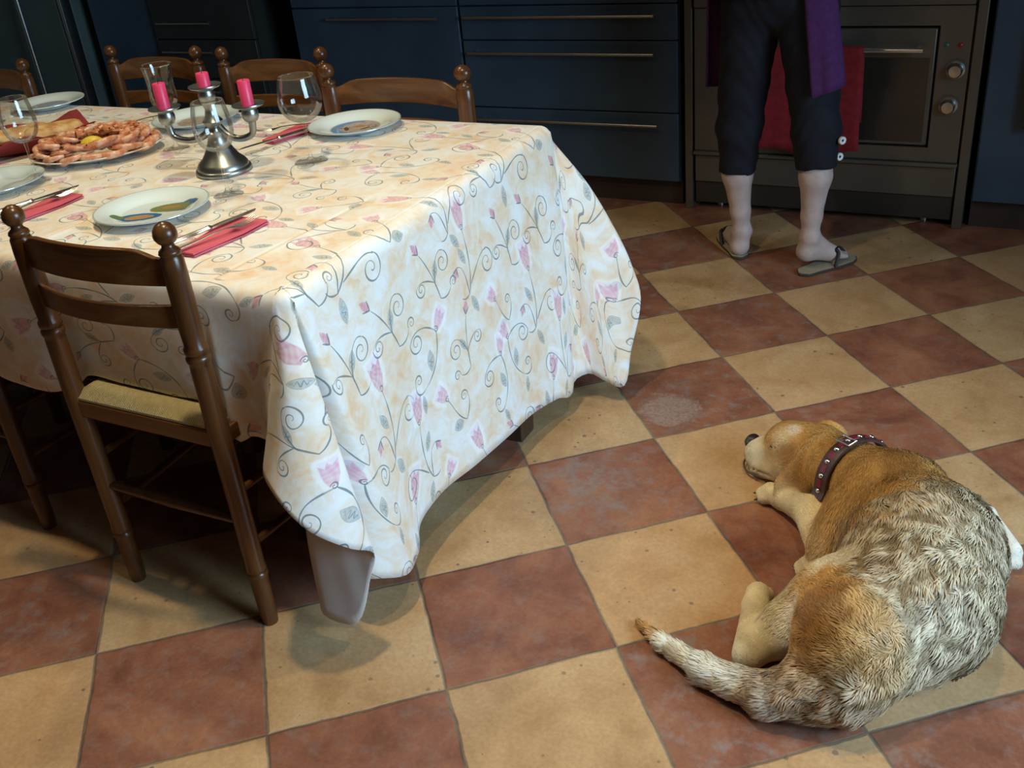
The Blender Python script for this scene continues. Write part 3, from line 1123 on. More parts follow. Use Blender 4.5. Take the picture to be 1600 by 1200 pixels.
def make_chair(label, loc, rz):
    t = thing('dining_chair', label, 'chair', loc, rz, 'ladder-back dining chairs around the table')
    for s_ in (-1, 1):
        obj('back_post', MB().lathe(BACK_PROF, 20, (s_ * BW, BY, 0)), M_WOOD, t, sharp=50)
        obj('front_leg', MB().lathe(FRONT_PROF, 18, (s_ * FW, FY, 0)), M_WOOD, t, sharp=50)
        for z in (.20, .33):
            obj('stretcher', MB().tube([(s_ * BW, BY, z), (s_ * (BW + FW) / 2, .0, z), (s_ * FW, FY, z)], [.008, .0115, .008], 10), M_WOOD, t)
        m = MB()
        v = [(s_ * BW - .012, BY, .445), (s_ * BW + .012, BY, .445), (s_ * FW + .012, FY, .445), (s_ * FW - .012, FY, .445)]
        m.add(v + [(a, b, .478) for a, b, _ in v], [(3, 2, 1, 0), (4, 5, 6, 7), (0, 1, 5, 4), (1, 2, 6, 5), (2, 3, 7, 6), (3, 0, 4, 7)])
        obj('seat_rail', m, M_WOODX, t, bevel=.003)
    obj('seat_rail', MB().bounds(-BW, BW, BY - .013, BY + .013, .440, .478), M_WOODX, t, bevel=.004)
    obj('seat_rail', MB().bounds(-FW, FW, FY - .012, FY + .012, .445, .478), M_WOODX, t, bevel=.004)
    obj('stretcher', MB().tube([(-BW, BY, .262), (0, BY, .262), (BW, BY, .262)], [.009, .0125, .009], 10), M_WOOD, t)
    for z in (.18, .30):
        obj('stretcher', MB().tube([(-FW, FY, z), (0, FY, z), (FW, FY, z)], [.009, .0125, .009], 10), M_WOOD, t)
    obj('slat', slat_mesh(.774, .824, .038, .023), M_WOODX, t, bevel=.002)
    obj('slat', slat_mesh(.692, .737, .038, .0), M_WOODX, t, bevel=.002)
    m = MB()
    P = []
    for i in range(25):
        a = -1 + i / 12
        row = []
        for j in range(25):
            b = -1 + j / 12
            hw = (BW + (FW - BW) * (b + 1) / 2) * .985
            e = max(abs(a), abs(b))
            z = .505 - .020 * max(0, (e - .80) / .20) ** 2 - .004 * (1 - e)
            row.append((a * hw, b * .202 + .002, z))
        P.append(row)
    m.grid(P)
    k = len(m.v)
    # skirt and underside
    m.grid([[(x, y, .476) if 0 < i < 24 and 0 < j < 24 else (x, y, .480) for j, (x, y, z) in enumerate(r)] for i, r in enumerate(P)])
    rim = [i * 25 for i in range(25)] + [24 * 25 + j for j in range(1, 25)] + [i * 25 + 24 for i in range(23, -1, -1)] + [j for j in range(23, 0, -1)]
    for q in range(len(rim)):
        a, b = rim[q], rim[(q + 1) % len(rim)]
        m.f.append((a, b, b + k, a + k))
    obj('seat', m, M_RUSH, t)
    return t


ch = make_chair('walnut ladder-back chair in the foreground, back to the camera, rush seat tucked under the cloth', (-.352, .138, 0), R(0))
dup(ch, (-1.113, .205, 0), R(0), 'walnut ladder-back chair on the near side, cut by the left photo edge, only legs showing')
dup(ch, (-.445, .905, 0), R(180.5), 'walnut chair on the far side nearest the table corner, behind the decorated plate', (1.13, 1, 1))
dup(ch, (-1.028, 1.105, 0), R(181), 'walnut chair on the far side, between the tall glass and the right candle')
dup(ch, (-1.538, 1.112, 0), R(180), 'walnut chair on the far side, behind the left candle and flared glass')
dup(ch, (-2.115, .905, 0), R(180), 'walnut chair on the far side at the left photo edge, one finial showing')

# ------------------------------------------------------------------ table setting
ZC = ZT + .0022


def glass_material():
    t = NT('clear_glass')
    out = t.t.nodes['Material Output']
    t.t.nodes.remove(t.b)
    lw = t.n('ShaderNodeLayerWeight')
    lw.inputs['Blend'].default_value = .22
    tr = t.n('ShaderNodeBsdfTransparent')
    tr.inputs[0].default_value = (.985, .992, .99, 1)
    gl = t.n('ShaderNodeBsdfGlossy')
    gl.inputs['Roughness'].default_value = .03
    mx = t.n('ShaderNodeMixShader')
    f = t.math('MULTIPLY_ADD', lw.outputs['Fresnel'], .50, .03)
    t.l(f, mx.inputs[0])
    t.l(tr.outputs[0], mx.inputs[1])
    t.l(gl.outputs[0], mx.inputs[2])
    t.l(mx.outputs[0], out.inputs[0])
    return t.m


M_GLASS = glass_material()
M_CHINA = simple('white_china', (.74, .84, .85), .12, 0, .02, 8, coat=.4)
M_CHROME = simple('polished_cutlery', (.80, .80, .78), .26, 1.0, .05, 20)
M_PEWTER = simple('pewter', (.34, .36, .35), .34, 1.0, .15, 18)
M_NAPKIN = simple('rose_paper_napkin', (.62, .105, .15), .8, 0, .10, 14, .25, 160)
M_NAPKIN2 = simple('dark_red_napkin', (.24, .022, .025), .85, 0, .2, 14, .3, 160)
M_CANDLE = simple('magenta_wax', (.74, .055, .15), .38, 0, .08, 10)
M_CANDLE.node_tree.nodes['Principled BSDF'].inputs['Subsurface Weight'].default_value = .15
M_WICK = simple('wick', (.02, .016, .014), .9)


def make_glass(label, loc, kind=0, h=.207):
    t = thing('wine_glass', label, 'glass', loc, 0, 'stemmed wine glasses')
    if kind == 0:       # rounded bowl
        bowl = [(.0045, .098), (.016, .101), (.030, .110), (.0395, .127), (.0430, .148), (.0415, .172), (.0370, .195), (.0345, .207)]
    elif kind == 2:     # wide balloon bowl
        bowl = [(.0045, .098), (.018, .100), (.036, .110), (.0490, .128), (.0535, .150), (.0510, .175), (.0465, .195), (.0440, .207)]
    else:               # flared tulip bowl
        bowl = [(.0045, .098), (.014, .101), (.027, .110), (.0330, .125), (.0330, .143), (.0325, .165), (.0345, .19), (.0385, .209)]
    s = h / .207
    fk = 1.25 if kind == 2 else 1.0
    bowl = [tuple(q) for q in catmull(bowl, 30)]
    inner = [(max(0, r - .0011), z + .001) for r, z in reversed(bowl)]
    prof = bowl + inner + [(0, inner[-1][1])]
    obj('bowl', MB().lathe([(r * s, z * s) for r, z in prof], 40, cap=False), M_GLASS, t, sharp=180)
    st = [(.034 * fk, .0), (.0342 * fk, .0012), (.028 * fk, .003), (.012, .006), (.0055, .011), (.0036, .022), (.0032, .055), (.0036, .085), (.0046, .098)]
    obj('stem', MB().lathe([(r * s, z * s) for r, z in [(0, 0)] + st], 32, cap=False), M_GLASS, t, sharp=180)
    return t


make_glass('round-bowled wine glass in front of the plate nearest the table corner', (-.436, .688, ZC), 2, .203)
make_glass('tall wine glass standing in front of the candelabra foot', (-.474, .430, ZC), 0, .210)
make_glass('wine glass in front of the prawn platter, left of it', (-1.078, .405, ZC), 0, .206)
make_glass('flared wine glass behind the left candle', (-.905, .715, ZC), 1, .215)
make_glass('wine glass cut by the left photo edge, beside the far plate', (-1.80, .84, ZC), 1, .212)


# plates with a printed centre
def plate_material(name, kind):
    t = NT(name)
    tc = t.n('ShaderNodeTexCoord')
    P = tc.outputs['Object']

    def blob(cx, cy, rx, ry, rot, wob=.25):
        mp = t.n('ShaderNodeMapping', vector_type='TEXTURE')
        mp.inputs['Location'].default_value = (cx, cy, 0)
        mp.inputs['Rotation'].default_value = (0, 0, rot)
        mp.inputs['Scale'].default_value = (rx, ry, 1)
        t.l(P, mp.inputs['Vector'])
        s = t.n('ShaderNodeSeparateXYZ')
        t.l(mp.outputs[0], s.inputs[0])
        d = t.math('SQRT', t.math('ADD', t.math('POWER', s.outputs[0], 2.0), t.math('POWER', s.outputs[1], 2.0)))
        nz = t.noise(P, 70, 3)
        d = t.math('ADD', d, t.math('MULTIPLY_ADD', nz.outputs[0], wob, -wob / 2))
        return t.ramp(d, [(.93, g3(1)), (1.0, g3(0))])
    c = (.74, .84, .85)
    nz = t.noise(P, 90, 4, .6)
    if kind == 'beach':
        c = t.mix(blob(0, 0, .068, .068, 0, .02), c, (.17, .33, .60))
        inner = t.math('MULTIPLY', blob(.014, .010, .062, .052, .9, .35), blob(0, 0, .068, .068, 0, .02))
        sand = t.ramp(nz.outputs[0], [(.35, (.26, .22, .20)), (.48, (.52, .46, .44)), (.62, (.55, .49, .44))])
        c = t.mix(inner, c, sand)
        c = t.mix(blob(.006, .012, .016, .011, .4, .6), c, (.55, .27, .12))
        c = t.mix(blob(-.016, -.018, .020, .006, 2.3, .9), c, (.18, .09, .05))
        c = t.mix(blob(.034, -.004, .018, .005, 1.2, .9), c, (.17, .15, .12))
    elif kind == 'fish':
        c = t.mix(blob(-.014, -.037, .056, .025, .42, .2), c, (.06, .19, .42))
        c = t.mix(blob(-.010, -.036, .034, .014, .42, .45), c, (.55, .32, .13))
        c = t.mix(blob(-.056, -.052, .015, .015, 0, .3), c, (.17, .24, .10))
        c = t.mix(blob(.034, .036, .052, .030, .45, .2), c, (.10, .20, .40))
        c = t.mix(blob(.022, .030, .046, .028, .45, .2), c, (.25, .27, .10))
        c = t.mix(blob(.022, .034, .022, .008, .45, .5), c, (.50, .25, .12))
    elif kind == 'grey':
        c = t.mix(blob(0, 0, .062, .062, 0, .02), c, (.40, .46, .56))
    elif kind == 'brown':
        c = t.mix(blob(0, 0, .060, .055, 0, .3), c, t.ramp(nz.outputs[0], [(.4, (.42, .30, .24)), (.6, (.60, .50, .44))]))
    else:
        c = t.mix(blob(.01, -.03, .035, .016, .3, .5), c, (.14, .22, .19))
        c = t.mix(blob(-.02, .0, .02, .012, .9, .5), c, (.28, .20, .15))
    sx_ = t.n('ShaderNodeVectorMath', operation='LENGTH')
    t.l(P, sx_.inputs[0])
    rim = t.math('MULTIPLY', t.math('GREATER_THAN', sx_.outputs['Value'], .1222), 1.0)
    c = t.mix(t.math('MULTIPLY', rim, .55), c, (.30, .32, .34))
    t.l(c, t.b.inputs['Base Color'])
    t.b.inputs['Roughness'].default_value = .12
    t.b.inputs['Coat Weight'].default_value = .4
    return t.m


PLATE = [(0, .0), (.070, .0), (.076, .002), (.084, .0075), (.100, .0135), (.122, .0175), (.1245, .0185), (.1240, .0205), (.121, .0205), (.100, .0165), (.083, .0105), (.073, .005), (.068, .004), (0, .004)]


def make_plate(label, loc, kind, rz=0, s=1.0):
    m = MB().lathe([(r * s, z) for r, z in PLATE], 64, cap=False)
    o = obj('dinner_plate', m, plate_material('plate_' + kind, kind), sharp=60, loc=loc)
    o.rotation_euler = (0, 0, rz)
    return tag(o, label, 'plate', 'dinner plates')


make_plate('white plate with a blue and pebble-grey printed centre, nearest the far table corner', (-.497, .962, ZC), 'beach', 0)
make_plate('white plate printed with blue and green fish in front of the foreground chair', (-.562, .286, ZC), 'fish', .1)
make_plate('white plate with a dark green motif at the left photo edge, before the prawn platter', (-1.152, .335, ZC), 'green', 0)
make_plate('white plate with a grey-blue centre at the far left of the table', (-1.775, 1.035, ZC), 'grey', 0, .93)
make_plate('white plate with a brownish centre behind the candelabra', (-1.045, .945, ZC), 'brown', 0)


# folded rose napkins, forks and knives
def make_napkin(label, a, b, w, mat=M_NAPKIN, th=.004, taper=.55):
    a, b = Vector(a), Vector(b)
    d = (b - a).normalized()
    n = Vector((-d.y, d.x, 0))
    t = thing('napkin', label, 'napkin', (a.x, a.y, ZC), 0, 'rose paper napkins at the place settings')
    L = (b - a).length
    for k, (f, z) in enumerate(((1.0, 0), (.94, th))):
        rows = []
        for i in range(9):
            s = i / 8
            c = d * (L * s)
            hw = w / 2 * f * (taper + (1 - taper) * min(1, s * 1.6))
            q = .0012 * math.sin(s * 7 + k)
            rows.append([(c + n * hw * e).to_tuple()[:2] + (z + th * .5 * zz + q * (zz > 0) + .0004,) for e, zz in ((-1, 0), (-1, 1), (0, 1.25), (1, 1), (1, 0), (-1, 0))])
        m = MB()
        m.grid(rows)
        m.f.append((0, 1, 2, 3, 4))
        m.f.append((48, 52, 51, 50, 49))
        obj('fold', m, mat, t)
    return t


def fork_mb():
    m = MB()
    hd = [(0, 0, .003, .0042), (.012, 0, .0032, .0062), (.05, 0, .004, .0050), (.09, 0, .0065, .0034), (.118, 0, .0065, .0032), (.130, 0, .0050, .0060), (.140, 0, .0035, .0105), (.148, 0, .0030, .0120)]
    P = []
    for x, y, z, w in hd:
        P.append([(x, -w, z), (x, 0, z + .0016), (x, w, z), (x, 0, z - .0012), (x, -w, z)])
    m.grid(P)
    for k in range(4):
        y = -.0096 + k * .0064
        m.tube([(.147, y, .003), (.162, y, .0028), (.182, y * .97, .0055), (.196, y * .95, .010)], [.0021, .0018, .0015, .0007], 6, .55)
    return m


def knife_mb():
    m = MB()
    P = []
    for x, z, w, h in ((0, .004, .004, .003), (.006, .004, .0085, .0042), (.05, .004, .0075, .0042), (.088, .004, .0065, .0040), (.090, .004, .0075, .0048), (.098, .004, .0075, .0048), (.100, .004, .005, .003)):
        P.append([(x, w * math.cos(q), z + h * math.sin(q)) for q in np.linspace(0, 2 * math.pi, 11)])
    m.grid(P)
    return m


def blade_mb():
    m = MB()
    P = []
    for x, y0, y1 in ((.098, -.0055, .0045), (.125, -.0085, .006), (.16, -.0105, .006), (.19, -.0105, .0055), (.207, -.007, .005), (.216, .0, .004)):
        P.append([(x, y0, .004), (x, (y0 + y1) / 2, .0052), (x, y1, .0046), (x, y1, .0034), (x, (y0 + y1) / 2, .0028), (x, y0, .004)])
    m.grid(P)
    return m


FORK = obj('fork', fork_mb(), M_CHROME, sharp=50)
tag(FORK, 'x', 'fork', 'table forks')
KNIFE = obj('table_knife', knife_mb(), M_CHROME, sharp=50)
obj('blade', blade_mb(), M_CHROME, KNIFE, sharp=40)
tag(KNIFE, 'x', 'knife', 'table knives')
_fu, _ku = [], []


def lay(proto, used, a, b, z, label, L):
    """put a piece of cutlery with its handle end at a, pointing to b"""
    o = proto if not used else dup(proto, (0, 0, 0))
    used.append(1)
    o.location = (a[0], a[1], ZC + z)
    o.rotation_euler = (0, 0, math.atan2(b[1] - a[1], b[0] - a[0]))
    o['label'] = label


def floor_pt(u, v, z=ZC):
    q = Vector(((u - 800) / 1577.53, (v - 600) / 1577.53, 1))
    w = Vector([sum(RC[i][k] * q[i] for i in range(3)) for k in range(3)])
    c = Vector(CAM_POS)
    return c + w * ((z - c.z) / w.z)


make_napkin('rose napkin under fork and knife beside the fish plate', (-.300, .105, 0), (-.296, .300, 0), .092)
make_napkin('rose napkin under fork and knife at the left edge, beside the dark-motif plate', (-.868, .150, 0), (-.875, .335, 0), .078)
make_napkin('rose napkin under a knife, left of the pebble-printed plate', (-.662, .800, 0), (-.640, .955, 0), .085)
make_napkin('small visible end of a rose napkin beyond the round-bowled glass', (-.585, 1.03, 0), (-.640, .98, 0), .05)
lay(FORK, _fu, (-.312, .095), (-.270, .280), .0115, 'silver fork on the rose napkin beside the fish plate', .2)
lay(KNIFE, _ku, (-.355, .125), (-.320, .300), .0085, 'silver knife on the rose napkin beside the fish plate', .2)
lay(FORK, _fu, (-.905, .150), (-.862, .330), .011, 'silver fork on the napkin beside the dark-motif plate', .2)
lay(KNIFE, _ku, (-.940, .165), (-.900, .340), .008, 'silver knife on the napkin beside the dark-motif plate', .2)
lay(KNIFE, _ku, (-.600, .900), (-.655, .735), .010, 'silver knife on the napkin left of the pebble-printed plate', .2)
lay(FORK, _fu, (-.600, .975), (-.740, .850), .010, 'silver fork beyond the knife, left of the pebble-printed plate', .2)
lay(FORK, _fu, (-1.215, 1.02), (-1.255, .835), .003, 'silver fork left of the brown-centred plate, behind the prawns', .2)

# candelabra
CBX, CBY = -.617, .578
t = thing('candelabra', 'three-armed dark pewter candelabra with flared round foot', 'candelabra', (CBX, CBY, ZC))
foot = [(0, 0), (.066, 0), (.068, .004), (.066, .010), (.062, .012), (.061, .018), (.055, .026), (.044, .036), (.034, .052), (.026, .068), (.020, .084), (.021, .089), (.021, .094), (.015, .099)]
obj('foot', MB().lathe(foot, 40, cap=False), M_PEWTER, t, sharp=50)
obj('column', MB().lathe([(.015, .096), (.013, .105), (.021, .115), (.024, .122), (.016, .132), (.012, .150), (.014, .158), (.016, .163), (.017, .168)], 28), M_PEWTER, t, sharp=50)
ARM = Vector((.966, .26, 0))
CUP = [(.007, 0), (.015, .003), (.0195, .012), (.0200, .022), (.0175, .030), (.0205, .033), (.034, .037), (.0385, .0405), (.0380, .0428), (.021, .040), (.0165, .0395), (.0165, .03), (0, .03)]
cups = []
for s_, L in ((-1, .118), (1, .100)):
    d = ARM * (s_ * L)
    m = MB()
    pts = [ARM * (s_ * .008) + Vector((0, 0, .112)), ARM * (s_ * .03) + Vector((0, 0, .088)), ARM * (s_ * L * .6) + Vector((0, 0, .077)), ARM * (s_ * L * .93) + Vector((0, 0, .086)), d + Vector((0, 0, .108)), d + Vector((0, 0, .122))]
    m.tube(catmull([tuple(p) for p in pts], 26), [.0098 - .002 * math.sin(math.pi * i / 25) for i in range(26)], 12)
    obj('arm', m, M_PEWTER, t)
    obj('candle_cup', MB().lathe(CUP, 28, (d.x, d.y, .116)), M_PEWTER, t, sharp=50)
    cups.append((d.x, d.y, .116 + .0302))
obj('candle_cup', MB().lathe(CUP, 28, (0, 0, .163)), M_PEWTER, t, sharp=50)
cups.append((0, 0, .163 + .0302))
for (x, y, z), h, lb in zip(cups, (.068, .066, .040), ('burnt-down magenta candle in the left arm of the candelabra', 'burnt-down magenta candle in the right arm of the candelabra', 'short magenta candle stub in the centre cup of the candelabra')):
    c = obj('candle', MB().lathe([(0, 0), (.0148, 0), (.0148, h - .001), (.0138, h), (.008, h - .002), (0, h - .0025)], 24, cap=False), M_CANDLE, loc=(CBX + x, CBY + y, ZC + z + .0003), sharp=50)
    obj('wick', MB().tube([(0, 0, h - .003), (.0005, 0, h + .004), (.0015, 0, h + .007)], .0008, 6), M_WICK, c)
    tag(c, lb, 'candle', 'magenta candles in the candelabra')

# oval platter of prawns
PX_, PY_ = -1.100, .625
PROT = R(40)
pl_ = obj('serving_platter', MB().lathe([(0, 0), (.60, 0), (.68, .004), (.80, .010), (.98, .018), (1.0, .020), (.985, .022), (.80, .014), (.66, .007), (0, .006)], 64, cap=False, sx=.172, sy=.138),
          simple('cream_platter', (.74, .73, .62), .15, 0, .03, 8, coat=.4), sharp=60, loc=(PX_, PY_, ZC))
pl_.rotation_euler = (0, 0, PROT)
tag(pl_, 'oval cream platter heaped with pink prawns', 'platter')
M_PRAWN = NT('cooked_prawn')
_tc = M_PRAWN.n('ShaderNodeTexCoord')
_nz = M_PRAWN.noise(_tc.outputs['Object'], 55, 4)
M_PRAWN.l(M_PRAWN.ramp(_nz.outputs[0], [(.34, (.52, .17, .085)), (.5, (.76, .38, .22)), (.66, (.84, .58, .44))]), M_PRAWN.b.inputs['Base Color'])
M_PRAWN.b.inputs['Roughness'].default_value = .3
M_PRAWN.b.inputs['Subsurface Weight'].default_value = .12
M_PRAWN = M_PRAWN.m
M_PRAWND = simple('prawn_head', (.60, .23, .11), .32, 0, .3, 60)
M_EYE = simple('prawn_eye', (.01, .008, .008), .2)


def prawn():
    o = thing('prawn', 'pink cooked prawn heaped on the oval platter', 'prawn', (0, 0, 0), 0, 'prawns on the oval platter')
    pts, rad = [], []
    for i in range(25):
        s = i / 24
        a = -.3 + 2.4 * s
        r0 = .030
        pts.append((r0 * math.cos(a) * 1.15, r0 * math.sin(a), .012 + .004 * math.sin(s * 3)))
        seg = .5 + .5 * abs(math.sin(s * math.pi * 6.0))
        rad.append((.0120 - .0068 * s) * (.88 + .14 * seg))
    obj('shell', MB().tube(pts, rad, 12, .9), M_PRAWN, o)
    hp, hr = [], []
    a0 = -.3
    b = Vector(pts[0])
    dr = Vector((.25, -1, .05)).normalized()
    for i in range(9):
        s = i / 8
        hp.append(b + dr * (.034 * s))
        hr.append(.0125 * (1 - s) ** .6 + .0008)
    obj('head', MB().tube(hp, hr, 10, .85), M_PRAWND, o)
    m = MB()
    e = Vector(pts[-1])
    dt = (e - Vector(pts[-3])).normalized()
    nn = Vector((-dt.y, dt.x, 0))
    for k in (-1, -.4, .4, 1):
        c = (dt + nn * k * .6).normalized()
        m.tube([e, e + c * .010, e + c * .018, e + c * .022], [.002, .0045, .0045, .001], 8, .3)
    obj('tail_fan', m, M_PRAWND, o)
    m = MB()
    for i in range(4, 16, 2):
        p = Vector(pts[i])
        q = Vector((-p.x, -p.y, 0)).normalized()
        m.tube([p + q * rad[i] * .8, p + q * .018 + Vector((0, 0, -.004)), p + q * .024 + Vector((.004, 0, -.007))], [.0012, .001, .0005], 5)
    obj('legs', m, M_PRAWND, o)['kind'] = 'stuff'
    h = hp[5]
    m = MB()
    m.tube([hp[6], hp[6] + Vector((.02, -.03, .012)), hp[6] + Vector((.05, -.05, .006))], [.0008, .0006, .0003], 5)
    obj('antenna', m, M_PRAWND, o)
    m = MB()
    for s_ in (-1, 1):
        m.lathe([(0, -.0022), (.0016, -.0015), (.0022, 0), (.0016, .0015), (0, .0022)], 8, tuple(h + Vector((s_ * .006, 0, .004))), cap=False)
    obj('eye', m, M_EYE, o)
    return o


pr0 = prawn()
k = 0
rr = random.Random(4)
ca, sa = math.cos(PROT), math.sin(PROT)
spots = []
for ring, n, rz_, ra, rb, z0 in ((0, 17, 0, .128, .098, .012), (1, 14, .4, .090, .064, .026), (1, 9, .2, .105, .075, .034), (2, 9, .9, .055, .038, .040)):
    for i in range(n):
        a = 2 * math.pi * i / n + rz_
        spots.append((ra * math.cos(a), rb * math.sin(a), z0 + rr.uniform(0, .004), a))
for x, y, z, a in spots:
    if abs(x + .01) < .032 and -.075 < y < -.015 and z > .036:
        continue
    o = pr0 if k == 0 else dup(pr0, (0, 0, 0))
    o.location = (PX_ + ca * x - sa * y, PY_ + sa * x + ca * y, ZC + z)
    o.rotation_euler = (rr.uniform(-.15, .15), .12 + rr.uniform(-.2, .2), PROT + a - .9 + rr.uniform(-.3, .3))
    k += 1
m = MB()
P = []
for i in range(13):
    row = []
    for j in range(9):
        a, b = i / 6 - 1, j / 4 - 1
        row.append((a * .030 * math.sqrt(max(.05, 1 - b * b * .7)), b * .022, .016 * max(0, 1 - a * a * .8 - b * b * .8)))
    P.append(row)
m.grid(P)
m.grid([[(x, y, -.002) for x, y, z in r] for r in P])
lm = obj('lemon_wedge', m, simple('lemon_flesh', (.80, .60, .05), .35, 0, .12, 60, .3, 200), loc=(PX_ + .035, PY_ - .035, ZC + .046))
lm.rotation_euler = (.25, .1, PROT)
tag(lm, 'yellow lemon piece lying among the prawns', 'lemon')

# bread on a dark red napkin
BX, BY_ = -1.375, .655
NP = [[None] * 15 for _ in range(15)]
for i in range(15):
    for j in range(15):
        a, b = i / 7 - 1, j / 7 - 1
        e = max(abs(a), abs(b))
        z = .004 + (.040 * ((e - .62) / .38) ** 1.2 if e > .62 else 0) * (1 + .25 * math.sin(5 * a + 3 * b)) + .002 * math.sin(9 * a) * math.sin(8 * b)
        NP[i][j] = (a * .15, b * .105, z)
m = MB()
m.grid(NP)
o = obj('bread_napkin', m, M_NAPKIN2, loc=(BX, BY_, ZC))
o.rotation_euler = (0, 0, R(62))
md = o.modifiers.new('thick', 'SOLIDIFY')
md.thickness, md.offset = .003, 1
tag(o, 'dark red cloth napkin folded up around the bread at the left edge', 'napkin')


def crust():
    t = NT('bread_crust')
    tc = t.n('ShaderNodeTexCoord')
    nz = t.noise(tc.outputs['Object'], 28, 5, .6)
    t.l(t.ramp(nz.outputs[0], [(.35, (.46, .21, .07)), (.5, (.64, .38, .14)), (.68, (.76, .58, .32))]), t.b.inputs['Base Color'])
    t.b.inputs['Roughness'].default_value = .6
    t.bump(nz.outputs[0], .4, .004)
    return t.m


M_CRUST = crust()
for k, (dx, dy, L, rz, lb) in enumerate(((.028, .045, .15, R(60), 'golden flat bread piece nearest the platter on the dark red napkin'), (-.055, -.005, .16, R(64), 'golden flat bread piece behind the other on the dark red napkin'))):
    m = MB()
    P = []
    for i in range(21):
        s = -1 + i / 10
        w = .047 * (1 - abs(s) ** 5) ** .5
        h = .023 * (1 - abs(s) ** 6) ** .5
        P.append([(s * L / 2 * 1.1, w * math.cos(q) * (1 + .05 * math.sin(9 * s)), .024 + h * (math.sin(q) if math.sin(q) > -.4 else -.4)) for q in np.linspace(0, 2 * math.pi, 17)])
    m.grid(P)
    o = obj('bread_loaf', m, M_CRUST, loc=(BX + dx, BY_ + dy, ZC + .008))
    o.rotation_euler = (0, 0, rz)
    tag(o, lb, 'bread', 'bread on the napkin')

# ------------------------------------------------------------------ value noise for the dog's coat
_PERM = RNG.random((32, 32, 32)).astype(np.float32)


def vnoise(P, f):
    Q = np.asarray(P, np.float64) * f + 100.0
    I = np.floor(Q).astype(int)
    F = Q - I
    F = F * F * (3 - 2 * F)
    r = 0
    for a in (0, 1):
        for b in (0, 1):
            for c in (0, 1):
                w = (F[..., 0] if a else 1 - F[..., 0]) * (F[..., 1] if b else 1 - F[..., 1]) * (F[..., 2] if c else 1 - F[..., 2])
                r = r + w * _PERM[(I[..., 0] + a) % 32, (I[..., 1] + b) % 32, (I[..., 2] + c) % 32]
    return r


# ------------------------------------------------------------------ sleeping dog
DB = np.array([.95, .42, 0.0])
TAN, DTAN, CREAM, WHITE, BACK = (.50, .265, .075), (.27, .120, .028), (.66, .53, .31), (.80, .74, .62), (.42, .30, .15)
# (a, b, radius a, radius b, blend, colour, hair length) each running the way the hair lies
DOG = [
    ((.990, .640, .112), (1.052, .48, .122), .106, .138, .05, BACK, .020),
    ((1.052, .48, .122), (1.060, .345, .115), .138, .130, .05, BACK, .021),
    ((1.060, .345, .115), (.985, .215, .100), .130, .106, .05, BACK, .021),
    ((.955, .640, .105), (.930, .55, .090), .090, .082, .05, TAN, .012),       # shoulder
    ((.965, .55, .085), (.98, .42, .075), .088, .080, .05, DTAN, .013),          # flank
    ((.805, .795, .080), (.970, .665, .112), .074, .090, .04, TAN, .011),       # neck
    ((.715, .833, .085), (.775, .832, .082), .060, .066, .03, TAN, .007),       # skull
    ((.642, .836, .046), (.710, .830, .064), .0385, .050, .025, CREAM, .005),    # muzzle
    ((.648, .808, .024), (.720, .795, .040), .023, .036, .02, CREAM, .005),      # jaw
    ((.905, .60, .09), (.880, .505, .058), .066, .050, .035, TAN, .012),        # upper arm
    ((.880, .505, .055), (.802, .640, .052), .045, .034, .012, CREAM, .007),     # forearm
    ((.802, .640, .050), (.735, .695, .030), .034, .026, .012, CREAM, .006),
    ((.735, .695, .027), (.700, .716, .024), .026, .024, .010, CREAM, .005),     # paw
    ((.925, .56, .07), (.862, .615, .050), .038, .028, .014, CREAM, .009),       # inner fold
    ((.975, .200, .120), (.930, .316, .108), .100, .077, .035, TAN, .012),     # thigh
    ((.912, .325, .092), (.855, .265, .055), .064, .055, .03, CREAM, .011),
    ((.900, .320, .070), (.808, .212, .036), .056, .034, .03, CREAM, .009),      # shin
    ((.795, .190, .031), (.772, .325, .028), .030, .025, .012, CREAM, .005),     # metatarsus
    ((.772, .325, .026), (.765, .370, .023), .027, .024, .010, CREAM, .005),     # hind paw
    ((.900, .430, .040), (.836, .488, .022), .034, .021, .012, CREAM, .005),     # second hind paw
    ((.970, .135, .075), (.860, .098, .042), .072, .041, .03, DTAN, .020),       # tail root
    ((.860, .098, .040), (.740, .124, .028), .039, .026, .015, WHITE, .026),
    ((.740, .124, .028), (.640, .170, .019), .026, .016, .015, WHITE, .026),
    ((.640, .170, .018), (.572, .212, .012), .016, .006, .012, TAN, .022),
    ((1.075, .74, .060), (1.150, .785, .030), .036, .017, .02, WHITE, .006),      # folded far foreleg
    ((1.150, .785, .030), (1.204, .668, .030), .018, .025, .012, WHITE, .005),
]
EARS = [((.792, .775, .128), (.752, .712, .050), .036, .047, (.50, -.66, .56), .006, (.36, .18, .055)), ((.800, .885, .112), (.775, .918, .050), .036, .028, (.2, .9, .4), .012, TAN)]


